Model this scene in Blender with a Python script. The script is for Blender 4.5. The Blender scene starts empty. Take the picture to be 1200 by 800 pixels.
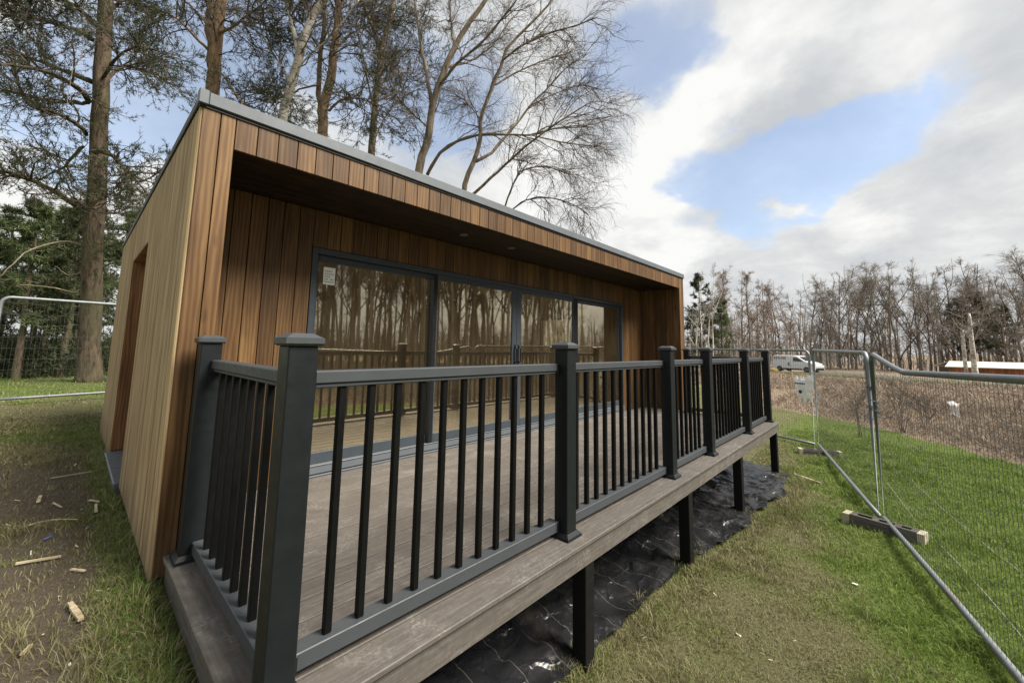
import bpy, math, random
import numpy as np
from mathutils import Vector
R = math.radians
scn = bpy.context.scene
COL = scn.collection
rng = np.random.default_rng(7)
random.seed(7)

# ------------------------------------------------------------------ camera
F, CYP, PITCH, YAW, ROLL = 473.72, 352.78, 0.11297, 0.82138, 0.01765
CAM = np.array([-0.4033, -3.0954, 1.0965])
def _basis():
    s, c = math.sin(YAW), math.cos(YAW)
    fw = np.array([s, c, 0.]); rt = np.array([c, -s, 0.]); up = np.array([0, 0, 1.])
    sp, cp = math.sin(PITCH), math.cos(PITCH)
    f2 = fw*cp + up*sp; u2 = up*cp - fw*sp
    cr, sr = math.cos(ROLL), math.sin(ROLL)
    return rt*cr + u2*sr, u2*cr - rt*sr, f2
RT, UP, FW = _basis()
def ray(u, v): return FW + RT*(u-600)/F - UP*(v-CYP)/F
def atd(u, v, d): return CAM + ray(u, v)*d          # surveyed point: sight line (u,v), distance d along the view
def hit(u, v, ax, val):
    d = ray(u, v); return CAM + d*((val-CAM[ax])/d[ax])
cam = bpy.data.cameras.new('camera'); co = bpy.data.objects.new('camera', cam); COL.objects.link(co)
from mathutils import Matrix
co.matrix_world = Matrix(((RT[0], UP[0], -FW[0], CAM[0]), (RT[1], UP[1], -FW[1], CAM[1]), (RT[2], UP[2], -FW[2], CAM[2]), (0, 0, 0, 1)))
cam.sensor_fit = 'HORIZONTAL'; cam.sensor_width = 36; cam.lens = F/1200*36
cam.shift_y = -(400-CYP)/1200; cam.clip_end = 5000; cam.clip_start = .02
scn.camera = co
scn.view_settings.view_transform = 'Standard'; scn.view_settings.look = 'None'
scn.view_settings.exposure = 1.1; scn.view_settings.gamma = 1
scn.view_settings.use_curve_mapping = False
scn.cycles.max_bounces = 8; scn.cycles.transparent_max_bounces = 24; scn.cycles.use_denoising = True
scn.cycles.sample_clamp_indirect = 6

# ------------------------------------------------------------------ numpy noise
def _h(ix, iy, s):
    n = (ix*374761393 + iy*668265263 + s*1442695041) & 0x7fffffff
    n = ((n ^ (n >> 13))*1274126177) & 0x7fffffff
    return ((n ^ (n >> 16)) & 0xffff)/65535.0
def vnoise(x, y, s=0):
    x = np.asarray(x, float); y = np.asarray(y, float)
    ix = np.floor(x).astype(np.int64); iy = np.floor(y).astype(np.int64)
    fx = x-ix; fy = y-iy; fx = fx*fx*(3-2*fx); fy = fy*fy*(3-2*fy)
    a, b, c, d = _h(ix, iy, s), _h(ix+1, iy, s), _h(ix, iy+1, s), _h(ix+1, iy+1, s)
    return (a*(1-fx)+b*fx)*(1-fy) + (c*(1-fx)+d*fx)*fy
def fbm(x, y, s=0, o=4):
    t = 0; a = .5
    for k in range(o): t = t + a*vnoise(x*2**k, y*2**k, s+k); a *= .5
    return t/(1-.5**o)
def sstep(a, b, x):
    t = np.clip((np.asarray(x, float)-a)/(b-a), 0, 1); return t*t*(3-2*t)

# ------------------------------------------------------------------ material helpers
class NT:
    def __init__(s, name):
        s.m = bpy.data.materials.new(name); s.m.use_nodes = True; s.t = s.m.node_tree; s.t.nodes.clear()
        s.out = s.n('ShaderNodeOutputMaterial')
    def n(s, typ, **kw):
        nd = s.t.nodes.new(typ)
        for k, v in kw.items():
            if isinstance(k, str) and hasattr(nd, k) and k not in nd.inputs: setattr(nd, k, v)
            else: nd.inputs[k].default_value = v
        return nd
    def l(s, a, b): s.t.links.new(a, b)
    def noise(s, vec, scale, detail=4, rough=.55, dist=0):
        nd = s.n('ShaderNodeTexNoise'); nd.inputs['Scale'].default_value = scale; nd.inputs['Detail'].default_value = detail
        nd.inputs['Roughness'].default_value = rough; nd.inputs['Distortion'].default_value = dist
        if vec is not None: s.l(vec, nd.inputs['Vector'])
        return nd.outputs['Fac']
    def mapv(s, vec, scale=(1, 1, 1), rot=(0, 0, 0)):
        nd = s.n('ShaderNodeMapping'); nd.inputs['Scale'].default_value = scale; nd.inputs['Rotation'].default_value = rot
        s.l(vec, nd.inputs['Vector']); return nd.outputs['Vector']
    def ramp(s, fac, stops):
        nd = s.n('ShaderNodeValToRGB'); e = nd.color_ramp.elements
        while len(e) < len(stops): e.new(.5)
        for el, (p, c) in zip(e, stops): el.position = p; el.color = (*c, 1)
        s.l(fac, nd.inputs['Fac']); return nd.outputs['Color']
    def mix(s, fac, a, b, mode='MIX'):
        nd = s.n('ShaderNodeMix'); nd.data_type = 'RGBA'; nd.blend_type = mode
        for sock, v in ((nd.inputs[0], fac), (nd.inputs[6], a), (nd.inputs[7], b)):
            if isinstance(v, (int, float)): sock.default_value = v
            elif isinstance(v, tuple): sock.default_value = (*v, 1)
            else: s.l(v, sock)
        return nd.outputs[2]
    def math(s, op, a, b=0.):
        nd = s.n('ShaderNodeMath'); nd.operation = op
        for i, v in enumerate((a, b)):
            if isinstance(v, (int, float)): nd.inputs[i].default_value = v
            else: s.l(v, nd.inputs[i])
        return nd.outputs[0]
    def mr(s, v, a, b, c, d):
        nd = s.n('ShaderNodeMapRange'); nd.inputs[1].default_value = a; nd.inputs[2].default_value = b; nd.inputs[3].default_value = c; nd.inputs[4].default_value = d
        s.l(v, nd.inputs[0]); return nd.outputs[0]
    def bump(s, h, strength=.3, dist=.01):
        nd = s.n('ShaderNodeBump'); nd.inputs['Strength'].default_value = strength; nd.inputs['Distance'].default_value = dist
        s.l(h, nd.inputs['Height']); return nd.outputs['Normal']
    def bsdf(s, col, rough=.7, metal=0., normal=None, spec=.5, **kw):
        b = s.n('ShaderNodeBsdfPrincipled')
        for k, v in (('Base Color', col), ('Roughness', rough), ('Metallic', metal), ('Specular IOR Level', spec)):
            if isinstance(v, (int, float)): b.inputs[k].default_value = v
            elif isinstance(v, tuple): b.inputs[k].default_value = (*v, 1)
            else: s.l(v, b.inputs[k])
        for k, v in kw.items(): b.inputs[k].default_value = v
        if normal is not None: s.l(normal, b.inputs['Normal'])
        s.l(b.outputs[0], s.out.inputs['Surface']); return b
    def pos(s): return s.n('ShaderNodeNewGeometry').outputs['Position']
    def rnd(s): return s.n('ShaderNodeNewGeometry').outputs['Random Per Island']
    def obj(s): return s.n('ShaderNodeTexCoord').outputs['Object']

def vec_add_rnd(t, vec, k=37.):
    r = t.rnd(); c = t.n('ShaderNodeCombineXYZ')
    for i, f in enumerate((k, k*.7, k*1.3)): t.l(t.math('MULTIPLY', r, f), c.inputs[i])
    a = t.n('ShaderNodeVectorMath'); a.operation = 'ADD'; t.l(vec, a.inputs[0]); t.l(c.outputs[0], a.inputs[1]); return a.outputs[0]

def wood(name, dark, mid, light, axis=2, rough=.6, grain=1., var=.28, spec=.3, stain=.0, splash=0.):
    """boards: one colour per board (loose island), grain along an axis"""
    t = NT(name); p = vec_add_rnd(t, t.pos())
    sc = [26., 26., 26.]; sc[axis] = 1.6
    g1 = t.noise(t.mapv(p, tuple(sc)), grain, 6, .62, .9)
    sc2 = [5., 5., 5.]; sc2[axis] = .55
    g2 = t.noise(t.mapv(p, tuple(sc2)), grain, 3, .5, 2.2)
    w = t.n('ShaderNodeTexWave'); w.wave_type = 'BANDS'; w.bands_direction = 'X'
    sc3 = [9., 9., 9.]; sc3[axis] = .9
    t.l(t.mapv(p, tuple(sc3)), w.inputs['Vector']); w.inputs['Scale'].default_value = 1.3; w.inputs['Distortion'].default_value = 9; w.inputs['Detail'].default_value = 3
    f = t.math('ADD', t.math('MULTIPLY', g1, .30), t.math('ADD', t.math('MULTIPLY', g2, .52), t.math('MULTIPLY', w.outputs['Fac'], .18)))
    col = t.ramp(f, [(.32, dark), (.5, mid), (.68, light)])
    r = t.rnd()
    v = t.mr(r, 0, 1, 1-var, 1+var)
    vv = t.n('ShaderNodeCombineXYZ'); [t.l(v, vv.inputs[i]) for i in range(3)]
    col = t.mix(1., col, vv.outputs[0], 'MULTIPLY')
    kn = t.n('ShaderNodeTexVoronoi'); sk = [5., 5., 5.]; sk[axis] = 1.7
    t.l(t.mapv(p, tuple(sk)), kn.inputs['Vector']); kn.inputs['Scale'].default_value = 1.
    col = t.mix(t.mr(kn.outputs['Distance'], .03, .11, .75, 0.), col, tuple(c*.45 for c in dark))
    if stain:
        sv = [2.2, 2.2, 2.2]; sv[axis] = .5
        s_ = t.noise(t.mapv(t.pos(), tuple(sv)), 1.6, 5, .6)
        col = t.mix(t.mr(s_, .48, .72, 0, stain), col, tuple(c*.5 for c in dark))
    if splash:
        sz_ = t.n('ShaderNodeSeparateXYZ'); t.l(t.pos(), sz_.inputs[0]); hz = t.math('ADD', sz_.outputs[2], t.math('MULTIPLY', t.noise(t.pos(), 7., 6, .7), -.55))
        col = t.mix(t.mr(hz, -.52, -.12, splash, 0), col, (.105, .085, .06))
    t.bsdf(col, rough, 0, t.bump(g1, .25, .004), spec); return t.m

def paint(name, col, rough=.4, spec=.5, var=.12, metal=0., speck=0.):
    t = NT(name); p = t.pos(); n = t.noise(p, 6., 5, .6)
    c = t.mix(n, tuple(x*(1-var) for x in col), tuple(min(1, x*(1+var)) for x in col))
    if speck:
        s_ = t.noise(p, 90., 3, .7); c = t.mix(t.mr(s_, .62, .74, 0, speck), c, (.35, .33, .30))
    r = t.mr(t.noise(p, 18., 4, .6), .3, .7, rough*.85, min(1, rough*1.2))
    t.bsdf(c, r, metal, t.bump(t.noise(p, 60., 3), .06, .002), spec); return t.m

M = {}
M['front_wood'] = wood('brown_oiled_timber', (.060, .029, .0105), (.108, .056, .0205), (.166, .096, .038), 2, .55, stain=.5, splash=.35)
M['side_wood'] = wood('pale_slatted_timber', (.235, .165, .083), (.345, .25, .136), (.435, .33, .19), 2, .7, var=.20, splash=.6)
M['shaded_soffit_wood'] = wood('shaded_soffit_timber', (.013, .0075, .0045), (.023, .0125, .007), (.038, .020, .0105), 0, .6)  # cladding timber darkened, the overhang's shade is put into its colour
M['jamb_wood'] = wood('jamb_timber', (.10, .045, .018), (.19, .088, .035), (.27, .14, .06), 2, .6, stain=.7)
M['backing'] = paint('dark_backing_felt', (.012, .010, .009), .9, .1)
def deckmat():
    t = NT('composite_decking'); p = vec_add_rnd(t, t.pos(), 11.)
    tc = t.n('ShaderNodeAttribute'); tc.attribute_name = 'along'
    # streaks along each board: attribute holds (along, across, 0)
    q = t.n('ShaderNodeVectorMath'); q.operation = 'MULTIPLY'; t.l(tc.outputs['Vector'], q.inputs[0]); q.inputs[1].default_value = (5., 55, 1)
    g = t.noise(q.outputs[0], 1., 5, .65)
    col = t.ramp(g, [(.28, (.078, .069, .061)), (.52, (.124, .113, .103)), (.75, (.182, .169, .156))])
    v = t.mr(t.rnd(), 0, 1, .84, 1.14); vv = t.n('ShaderNodeCombineXYZ'); [t.l(v, vv.inputs[i]) for i in range(3)]
    col = t.mix(1., col, vv.outputs[0], 'MULTIPLY')
    dust = t.noise(t.pos(), 3.2, 6, .7, .4); fine = t.noise(t.pos(), 70., 4, .75)
    m = t.math('MULTIPLY', t.mr(dust, .52, .70, 0, 1), t.mr(fine, .45, .62, 0, 1))
    mot = t.noise(t.pos(), 38., 5, .72); col = t.mix(t.mr(mot, .35, .65, .45, 0), col, (.060, .051, .043)); col = t.mix(t.math('MULTIPLY', m, .6), col, (.38, .36, .32))
    dk = t.noise(t.pos(), 1.3, 4, .6)
    col = t.mix(t.mr(dk, .45, .7, 0, .35), col, (.085, .07, .055))
    t.bsdf(col, .62, 0, t.bump(g, .35, .003), .35); return t.m
M['deck'] = deckmat()
M['anthracite'] = paint('anthracite_posts', (.0075, .0098, .0112), .45, .26)
M['rail_grey'] = paint('grey_powder_coated_rail', (.046, .052, .058), .50, .35)
M['baluster'] = paint('black_satin_baluster', (.0030, .0032, .0034), .5, .16)
M['post_black'] = paint('black_painted_post', (.006, .006, .0065), .6, .2, speck=.10)
M['frame'] = paint('slate_grey_aluminium', (.040, .050, .061), .42, .45)
M['track'] = paint('grey_aluminium_track', (.105, .118, .132), .4, .45)
M['gasket'] = paint('black_gasket', (.006, .007, .009), .5, .3)
M['trim'] = paint('grey_roof_trim', (.105, .120, .136), .5, .4, .22, speck=.1)
M['edge_black'] = paint('black_edge_strip', (.012, .012, .014), .5, .3)
M['roof'] = paint('grey_roof_membrane', (.10, .105, .11), .8, .3)
M['step'] = paint('grey_door_step', (.09, .10, .115), .45, .5, .2)
M['plaster'] = paint('interior_plaster', (.74, .66, .50), .9, .2)
M['int_floor'] = wood('interior_floor_boards', (.25, .18, .09), (.36, .27, .15), (.46, .36, .21), 0, .5)
M['black_plastic'] = paint('black_plastic', (.012, .012, .013), .35, .5)
M['white_plastic'] = paint('white_plastic', (.72, .72, .70), .45, .5)
M['ink'] = paint('blue_print', (.02, .035, .14), .5, .3)
M['grey_ink'] = paint('grey_print', (.35, .36, .36), .6, .3)
M['steel'] = None
def steelmat():
    t = NT('galvanised_steel'); p = t.pos(); v = t.n('ShaderNodeTexVoronoi'); v.inputs['Scale'].default_value = 60; t.l(p, v.inputs['Vector'])
    n = t.noise(p, 9, 5, .65)
    c = t.mix(n, (.13, .15, .16), (.29, .31, .32)); c = t.mix(t.mr(t.noise(p, 5, 4), .58, .72, 0, .6), c, (.20, .17, .13))
    t.bsdf(c, t.mr(v.outputs['Distance'], 0, .6, .36, .55), .55, None, .5); return t.m
M['steel'] = steelmat()
M['wire'] = paint('grey_fence_wire', (.07, .072, .07), .5, .35)
M['clamp'] = paint('blue_grey_steel_clip', (.10, .16, .22), .45, .5, .2, .3)
M['block'] = paint('dark_rubber_block', (.085, .078, .070), .85, .2, .35, speck=.4)
M['block_end'] = paint('yellowish_block_end', (.38, .35, .25), .85, .2, .45, speck=.3)
M['cut_wood'] = wood('fresh_cut_wood', (.30, .235, .145), (.45, .37, .245), (.60, .51, .37), 0, .8, var=.3)
M['chip_wood'] = wood('bleached_wood_chip', (.42, .36, .25), (.56, .50, .38), (.70, .64, .52), 0, .8, var=.2)
M['paper'] = paint('white_paper', (.86, .86, .82), .8, .2)
M['blue_scrap'] = paint('blue_plastic', (.10, .16, .45), .5, .4)

def glassmat():
    t = NT('coated_glass')
    lw = t.n('ShaderNodeLayerWeight'); lw.inputs['Blend'].default_value = .35
    tr = t.n('ShaderNodeBsdfTransparent'); tr.inputs['Color'].default_value = (.92, .88, .76, 1)
    gl = t.n('ShaderNodeBsdfGlossy'); gl.inputs['Color'].default_value = (1., .93, .76, 1); gl.inputs['Roughness'].default_value = .02
    t.l(t.bump(t.noise(t.pos(), 1.6, 2), .012, .02), gl.inputs['Normal'])
    mx = t.n('ShaderNodeMixShader'); t.l(t.mr(lw.outputs['Fresnel'], 0, 1, .25, .80), mx.inputs[0]); t.l(tr.outputs[0], mx.inputs[1]); t.l(gl.outputs[0], mx.inputs[2])
    haze = t.n('ShaderNodeBsdfDiffuse'); haze.inputs['Color'].default_value = (.46, .39, .27, 1)  # tan diffuse layer put in as haze, softens the reflection contrast
    m2 = t.n('ShaderNodeMixShader'); t.l(t.mr(t.noise(t.pos(), 2.5, 4), .3, .7, .015, .04), m2.inputs[0]); t.l(mx.outputs[0], m2.inputs[1]); t.l(haze.outputs[0], m2.inputs[2])
    t.l(m2.outputs[0], t.out.inputs['Surface']); return t.m
M['glass'] = glassmat()
def screenmat():
    t = NT('glossy_tv_screen'); t.bsdf((.02, .022, .022), .06, 0, None, 1.); return t.m
M['screen'] = screenmat()
def bark(name, a, b, scale=9., stretch=.25, bumps=.6, c=None, bands=False):
    t = NT(name); p = t.pos(); q = t.mapv(p, (1, 1, stretch)); n = t.noise(q, scale, 6, .65, .6)
    col = t.ramp(n, [(.36, a), (.62, b)])
    if c is not None: col = t.mix(t.mr(t.noise(p, .9, 4), .45, .62, 0, .8), col, c)
    if bands:
        bq = t.mapv(p, (2.2, 2.2, 13)); k = t.noise(bq, 1.4, 4, .6); col = t.mix(t.mr(k, .56, .64, 0, .9), col, (.035, .03, .026))
    v = t.mr(t.rnd(), 0, 1, .85, 1.15); vv = t.n('ShaderNodeCombineXYZ'); [t.l(v, vv.inputs[i]) for i in range(3)]
    col = t.mix(1., col, vv.outputs[0], 'MULTIPLY')
    t.bsdf(col, .9, 0, t.bump(n, bumps, .03), .2); return t.m
M['pine_bark'] = bark('pine_bark', (.030, .022, .016), (.135, .100, .070), 16, .22, 1., (.075, .078, .040))
M['pine_bark_red'] = bark('orange_pine_bark', (.13, .085, .055), (.31, .215, .140), 12, .35, .7)
M['birch_bark'] = bark('birch_bark', (.46, .43, .38), (.74, .71, .65), 5, .6, .4, (.24, .19, .14), True)
M['brown_bark'] = bark('brown_bark', (.10, .080, .060), (.28, .23, .175), 8, .3, .6)
M['grey_bark'] = bark('grey_bark', (.13, .115, .098), (.29, .26, .22), 6, .3, .5)
M['dark_bark'] = bark('dark_bark', (.045, .037, .030), (.125, .10, .078), 7, .3, .5)
M['sunlit_bark'] = bark('sunlit_brown_bark', (.20, .16, .12), (.44, .36, .28), 8, .3, .5)  # brown bark lightened so the mirrored trunks look sunlit
def leafmat(name, cols, transl=.25):
    t = NT(name); r = t.rnd(); n = t.noise(t.pos(), .8, 3)
    f = t.math('ADD', t.math('MULTIPLY', r, .6), t.math('MULTIPLY', n, .4))
    c = t.ramp(f, [(i/(len(cols)-1)*.7+.15, k) for i, k in enumerate(cols)])
    b = t.bsdf(c, .65, 0, None, .25)
    tl = t.n('ShaderNodeBsdfTranslucent'); t.l(c, tl.inputs['Color']); mx = t.n('ShaderNodeMixShader'); mx.inputs[0].default_value = transl
    t.l(b.outputs[0], mx.inputs[1]); t.l(tl.outputs[0], mx.inputs[2]); t.l(mx.outputs[0], t.out.inputs['Surface']); return t.m
M['needles'] = leafmat('pine_needles', [(.024, .032, .015), (.045, .057, .024), (.082, .092, .041)])
M['needles_green'] = leafmat('green_pine_needles', [(.050, .072, .028), (.090, .120, .048), (.14, .17, .075)])
M['twig'] = leafmat('birch_twigs', [(.075, .058, .047), (.12, .095, .078), (.17, .138, .114)], 0)
M['twig_brown'] = leafmat('brown_twigs', [(.125, .106, .086), (.19, .163, .134), (.26, .225, .19)], 0)
M['twig_red'] = leafmat('reddish_larch_twigs', [(.14, .098, .074), (.21, .152, .116), (.28, .208, .162)], 0)
M['twig_grey'] = leafmat('grey_twigs', [(.14, .12, .098), (.21, .182, .152), (.29, .255, .215)], 0)

# ------------------------------------------------------------------ mesh helpers
class MB:
    def __init__(s): s.v = []; s.q = []; s.t = []; s.n = 0; s.att = []
    def add(s, v, quads=None, tris=None, att=None):
        v = np.asarray(v, float).reshape(-1, 3); s.v.append(v)
        if quads is not None and len(quads): s.q.append(np.asarray(quads, np.int64).reshape(-1, 4)+s.n)
        if tris is not None and len(tris): s.t.append(np.asarray(tris, np.int64).reshape(-1, 3)+s.n)
        s.att.append(att if att is not None else np.zeros((len(v), 3)))
        s.n += len(v)
    def box(s, x0, x1, y0, y1, z0, z1, bev=0., along=None):
        """box, optionally with chamfered edges; along = axis of the board for grain"""
        if bev <= 0:
            v = np.array([[x, y, z] for x in (x0, x1) for y in (y0, y1) for z in (z0, z1)], float)
            q = [(0, 1, 3, 2), (4, 6, 7, 5), (0, 4, 5, 1), (2, 3, 7, 6), (0, 2, 6, 4), (1, 5, 7, 3)]
            t = None
        else:
            b = bev; vs = []; idx = {}
            X = (x0, x1); Y = (y0, y1); Z = (z0, z1)
            for i in (0, 1):
                for j in (0, 1):
                    for k in (0, 1):
                        sx, sy, sz = (1-2*i), (1-2*j), (1-2*k)
                        for ax in range(3):
                            p = [X[i]+sx*b, Y[j]+sy*b, Z[k]+sz*b]; p[ax] = (X[i], Y[j], Z[k])[ax]
                            idx[(i, j, k, ax)] = len(vs); vs.append(p)
            q = []; t = []
            for ax in range(3):
                o = [a for a in range(3) if a != ax]
                for side in (0, 1):
                    ring = []
                    for a, c in ((0, 0), (1, 0), (1, 1), (0, 1)):
                        key = [0, 0, 0]; key[ax] = side; key[o[0]] = a; key[o[1]] = c; ring.append(idx[(*key, ax)])
                    q.append(ring)
            for ax in range(3):
                o = [a for a in range(3) if a != ax]
                for a in (0, 1):
                    for c in (0, 1):
                        k0 = [0, 0, 0]; k1 = [0, 0, 0]; k0[o[0]] = k1[o[0]] = a; k0[o[1]] = k1[o[1]] = c; k0[ax] = 0; k1[ax] = 1
                        q.append([idx[(*k0, o[0])], idx[(*k1, o[0])], idx[(*k1, o[1])], idx[(*k0, o[1])]])
            for i in (0, 1):
                for j in (0, 1):
                    for k in (0, 1): t.append([idx[(i, j, k, 0)], idx[(i, j, k, 1)], idx[(i, j, k, 2)]])
            v = np.array(vs)
        att = None
        if along is not None:
            o = [a for a in range(3) if a != along]; off = rng.random()*50
            att = np.stack([v[:, along]+off, v[:, o[0]]+v[:, o[1]]+off, np.zeros(len(v))], 1)
        s.add(v, q, t, att)
    def hexa(s, p):   # 8 points: bottom ring 4, top ring 4
        s.add(p, [(0, 3, 2, 1), (4, 5, 6, 7), (0, 1, 5, 4), (1, 2, 6, 5), (2, 3, 7, 6), (3, 0, 4, 7)])
    def frustum(s, cx, cy, w0, w1, z0, z1):
        p = [(cx+a*w0, cy+b*w0, z0) for a, b in ((-1, -1), (1, -1), (1, 1), (-1, 1))]+[(cx+a*w1, cy+b*w1, z1) for a, b in ((-1, -1), (1, -1), (1, 1), (-1, 1))]
        s.hexa(p)
    def tubes(s, P, Rr, k=6, cap=True):
        """P (M,S,3), Rr (M,S): M tubes at once"""
        P = np.asarray(P, float); Rr = np.asarray(Rr, float)
        if P.ndim == 2: P = P[None]; Rr = Rr[None]
        Mn, S, _ = P.shape
        T = np.gradient(P, axis=1); T /= np.linalg.norm(T, axis=2, keepdims=True)+1e-12
        mean = np.abs(T.mean(1)); ref = np.eye(3)[np.argmin(mean, 1)][:, None, :]
        U = np.cross(T, np.broadcast_to(ref, T.shape)); U /= np.linalg.norm(U, axis=2, keepdims=True)+1e-12
        V = np.cross(T, U)
        a = np.arange(k)/k*2*math.pi
        ring = P[:, :, None, :]+Rr[:, :, None, None]*(np.cos(a)[None, None, :, None]*U[:, :, None, :]+np.sin(a)[None, None, :, None]*V[:, :, None, :])
        base = np.arange(Mn)[:, None, None]*S*k+np.arange(S-1)[None, :, None]*k
        i = np.arange(k); j = (i+1) % k
        q = np.stack([base+i, base+j, base+k+j, base+k+i], -1).reshape(-1, 4)
        tr = None
        if cap and k > 3:
            b0 = np.arange(Mn)*S*k; b1 = b0+(S-1)*k; tr = []
            for m in range(1, k-1):
                tr.append(np.stack([b0, b0+m+1, b0+m], 1)); tr.append(np.stack([b1, b1+m, b1+m+1], 1))
            tr = np.concatenate(tr)
        s.add(ring.reshape(-1, 3), q, tr)
    def bar(s, a, b, r, k=8): s.tubes(np.array([a, b], float), np.array([r, r]), k)
    def build(s, name, mat, parent=None, smooth=False, loc=None, kind=None, attr=False):
        me = bpy.data.meshes.new(name); v = np.concatenate(s.v)
        if parent is not None: off = WORLD.get(parent.name, np.zeros(3))
        else: off = np.zeros(3) if loc is None else np.asarray(loc, float)
        v = v-off
        q = np.concatenate(s.q) if s.q else np.zeros((0, 4), np.int64); t = np.concatenate(s.t) if s.t else np.zeros((0, 3), np.int64)
        nl = len(q)*4+len(t)*3; me.vertices.add(len(v)); me.vertices.foreach_set('co', v.astype(np.float32).ravel())
        me.loops.add(nl); me.loops.foreach_set('vertex_index', np.concatenate([q.ravel(), t.ravel()]).astype(np.int32))
        me.polygons.add(len(q)+len(t))
        ls = np.concatenate([np.arange(len(q))*4, len(q)*4+np.arange(len(t))*3]).astype(np.int32)
        me.polygons.foreach_set('loop_start', ls)
        me.update(calc_edges=True); me.validate()
        me.polygons.foreach_set('use_smooth', np.full(len(me.polygons), bool(smooth)))
        if attr:
            at = me.attributes.new('along', 'FLOAT_VECTOR', 'POINT'); at.data.foreach_set('vector', np.concatenate(s.att).astype(np.float32).ravel())
        for m in (mat if isinstance(mat, (list, tuple)) else [mat]): me.materials.append(m)
        o = bpy.data.objects.new(name, me); COL.objects.link(o)
        if parent is not None: o.parent = parent; WORLD[o.name] = off
        else:
            o.location = off; WORLD[o.name] = off
        if kind: o['kind'] = kind
        return o
WORLD = {}
def thing(name, label, cat, loc=(0, 0, 0), group=None):
    o = bpy.data.objects.new(name, None); COL.objects.link(o); o.location = loc; o.empty_display_size = .1
    WORLD[o.name] = np.asarray(loc, float); return tag(o, label, cat, group)
def tag(o, label, cat, group=None):
    o['label'] = label; o['category'] = cat
    if group: o['group'] = group
    return o
def copy_thing(src, loc, rz=0., sc=1., label=None, group=None):
    r = src.copy(); COL.objects.link(r); r.location = loc; r.rotation_euler = (0, 0, rz); r.scale = (sc, sc, sc)
    if label: r['label'] = label
    if group: r['group'] = group
    for ch in list(src.children):
        c = ch.copy(); COL.objects.link(c); c.parent = r
        for g in list(ch.children):
            d = g.copy(); COL.objects.link(d); d.parent = c
    return r

# ------------------------------------------------------------------ ground height
CP = np.array([(-.03, -.26, -.13), (-.03, 5.2, -.22), (-.03, 2, -.17), (-.8, 0, -.16), (-.8, 3, -.15), (-2.5, 0, -.15), (-2.5, 5, -.1), (0, 7.6, .0), (0, 10.7, .12), (-6, 10, .12),
    (-10, 5, .05), (-8, 0, -.1), (0, -.9, -.19), (.0, -1.3, -.24), (.0, -1.8, -.40), (-.4, -3.1, -.55), (-3, -3, -.4), (.9, -1.7, -.66), (1.75, -1.65, -.73), (3.4, -1.65, -.79), (5.1, -1.65, -.82), (7.1, -1.65, -.8),
    (5.9, -2.9, -.78), (9.8, -1.95, -.78), (3.4, -3.5, -.77), (3, -6, -.82), (8, -6, -.88), (12, -4, -.92), (3, 0, -.62), (6, 0, -.68), (4, 6, -.25), (8, 6, -.5), (9, 1, -.75),
    (15, -2, -.94), (17, 1, -.95), (14, 6, -.85), (8, -12, -.95), (0, -10, -.75), (-10, -8, -.4), (0, 15, .05), (8, 13, -.2), (-10, 16, .0), (.3, -.5, -.3)])
def _tps(r2): return np.where(r2 > 1e-12, r2*np.log(r2+1e-12)*.5, 0)
_A = CP[:, :2]; _n = len(CP)
_K = _tps(((_A[:, None]-_A[None])**2).sum(2))+np.eye(_n)*.05
_Pm = np.c_[np.ones(_n), _A]
_W = np.linalg.solve(np.block([[_K, _Pm], [_Pm.T, np.zeros((3, 3))]]), np.r_[CP[:, 2], 0, 0, 0])
def gh(x, y):
    x = np.asarray(x, float); y = np.asarray(y, float); sh = x.shape; x = x.ravel(); y = y.ravel(); z = np.empty(len(x))
    for i in range(0, len(x), 20000):
        a = x[i:i+20000]; b = y[i:i+20000]
        z[i:i+20000] = _tps((a[:, None]-_A[None, :, 0])**2+(b[:, None]-_A[None, :, 1])**2) @ _W[:_n]+_W[_n]+_W[_n+1]*a+_W[_n+2]*b
    r = np.hypot(x-3, y-1); w = sstep(10, 20, r)
    far = np.where(y > 4-x*.15, np.interp(r, [0, 14, 22, 40], [-.1, -.3, -.8, -1.0]), -.97)
    z = np.clip(z, -1.2, .35)*(1-w)+far*w
    z = z+(fbm(x*1.1, y*1.1, 3)-.5)*.05*(1-sstep(0, 6, -r+6)*.0)+(fbm(x*5, y*5, 5)-.5)*.018
    z = z+sstep(18, 40, r)*(fbm(x*.12, y*.12, 9)-.5)*.5
    return z.reshape(sh)
def ghs(x, y): return float(gh(np.array([x]), np.array([y]))[0])
def ghit(u, v):
    d = ray(u, v); t = np.linspace(.5, 60, 6000); p = CAM+d*t[:, None]; b = p[:, 2] < gh(p[:, 0], p[:, 1])
    i = int(np.argmax(b)); return p[i]
# lawn edge on the right: brash beyond it
LB = np.array([(30, 14), (22, 6.2), (17.2, .2), (16.1, -1.1), (15.1, -2.2), (13.2, -3.8), (11.8, -4.9), (9.5, -6.6), (6.5, -8.4), (2, -10.6), (-6, -14), (-20, -19)], float)
def brash_w(x, y):
    """>0 inside the rough ground (metres past the lawn edge)"""
    x = np.asarray(x, float); y = np.asarray(y, float); best = np.full(x.shape, 1e9); sg = np.zeros(x.shape)
    for a, b in zip(LB[:-1], LB[1:]):
        d = b-a; L = np.hypot(*d); t = np.clip(((x-a[0])*d[0]+(y-a[1])*d[1])/L**2, 0, 1)
        dx = x-a[0]-t*d[0]; dy = y-a[1]-t*d[1]; dist = np.hypot(dx, dy); side = (d[0]*(y-a[1])-d[1]*(x-a[0]))
        m = dist < best; best = np.where(m, dist, best); sg = np.where(m, np.sign(side), sg)
    return best*sg+(fbm(x*.8, y*.8, 21)-.5)*.9
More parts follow.
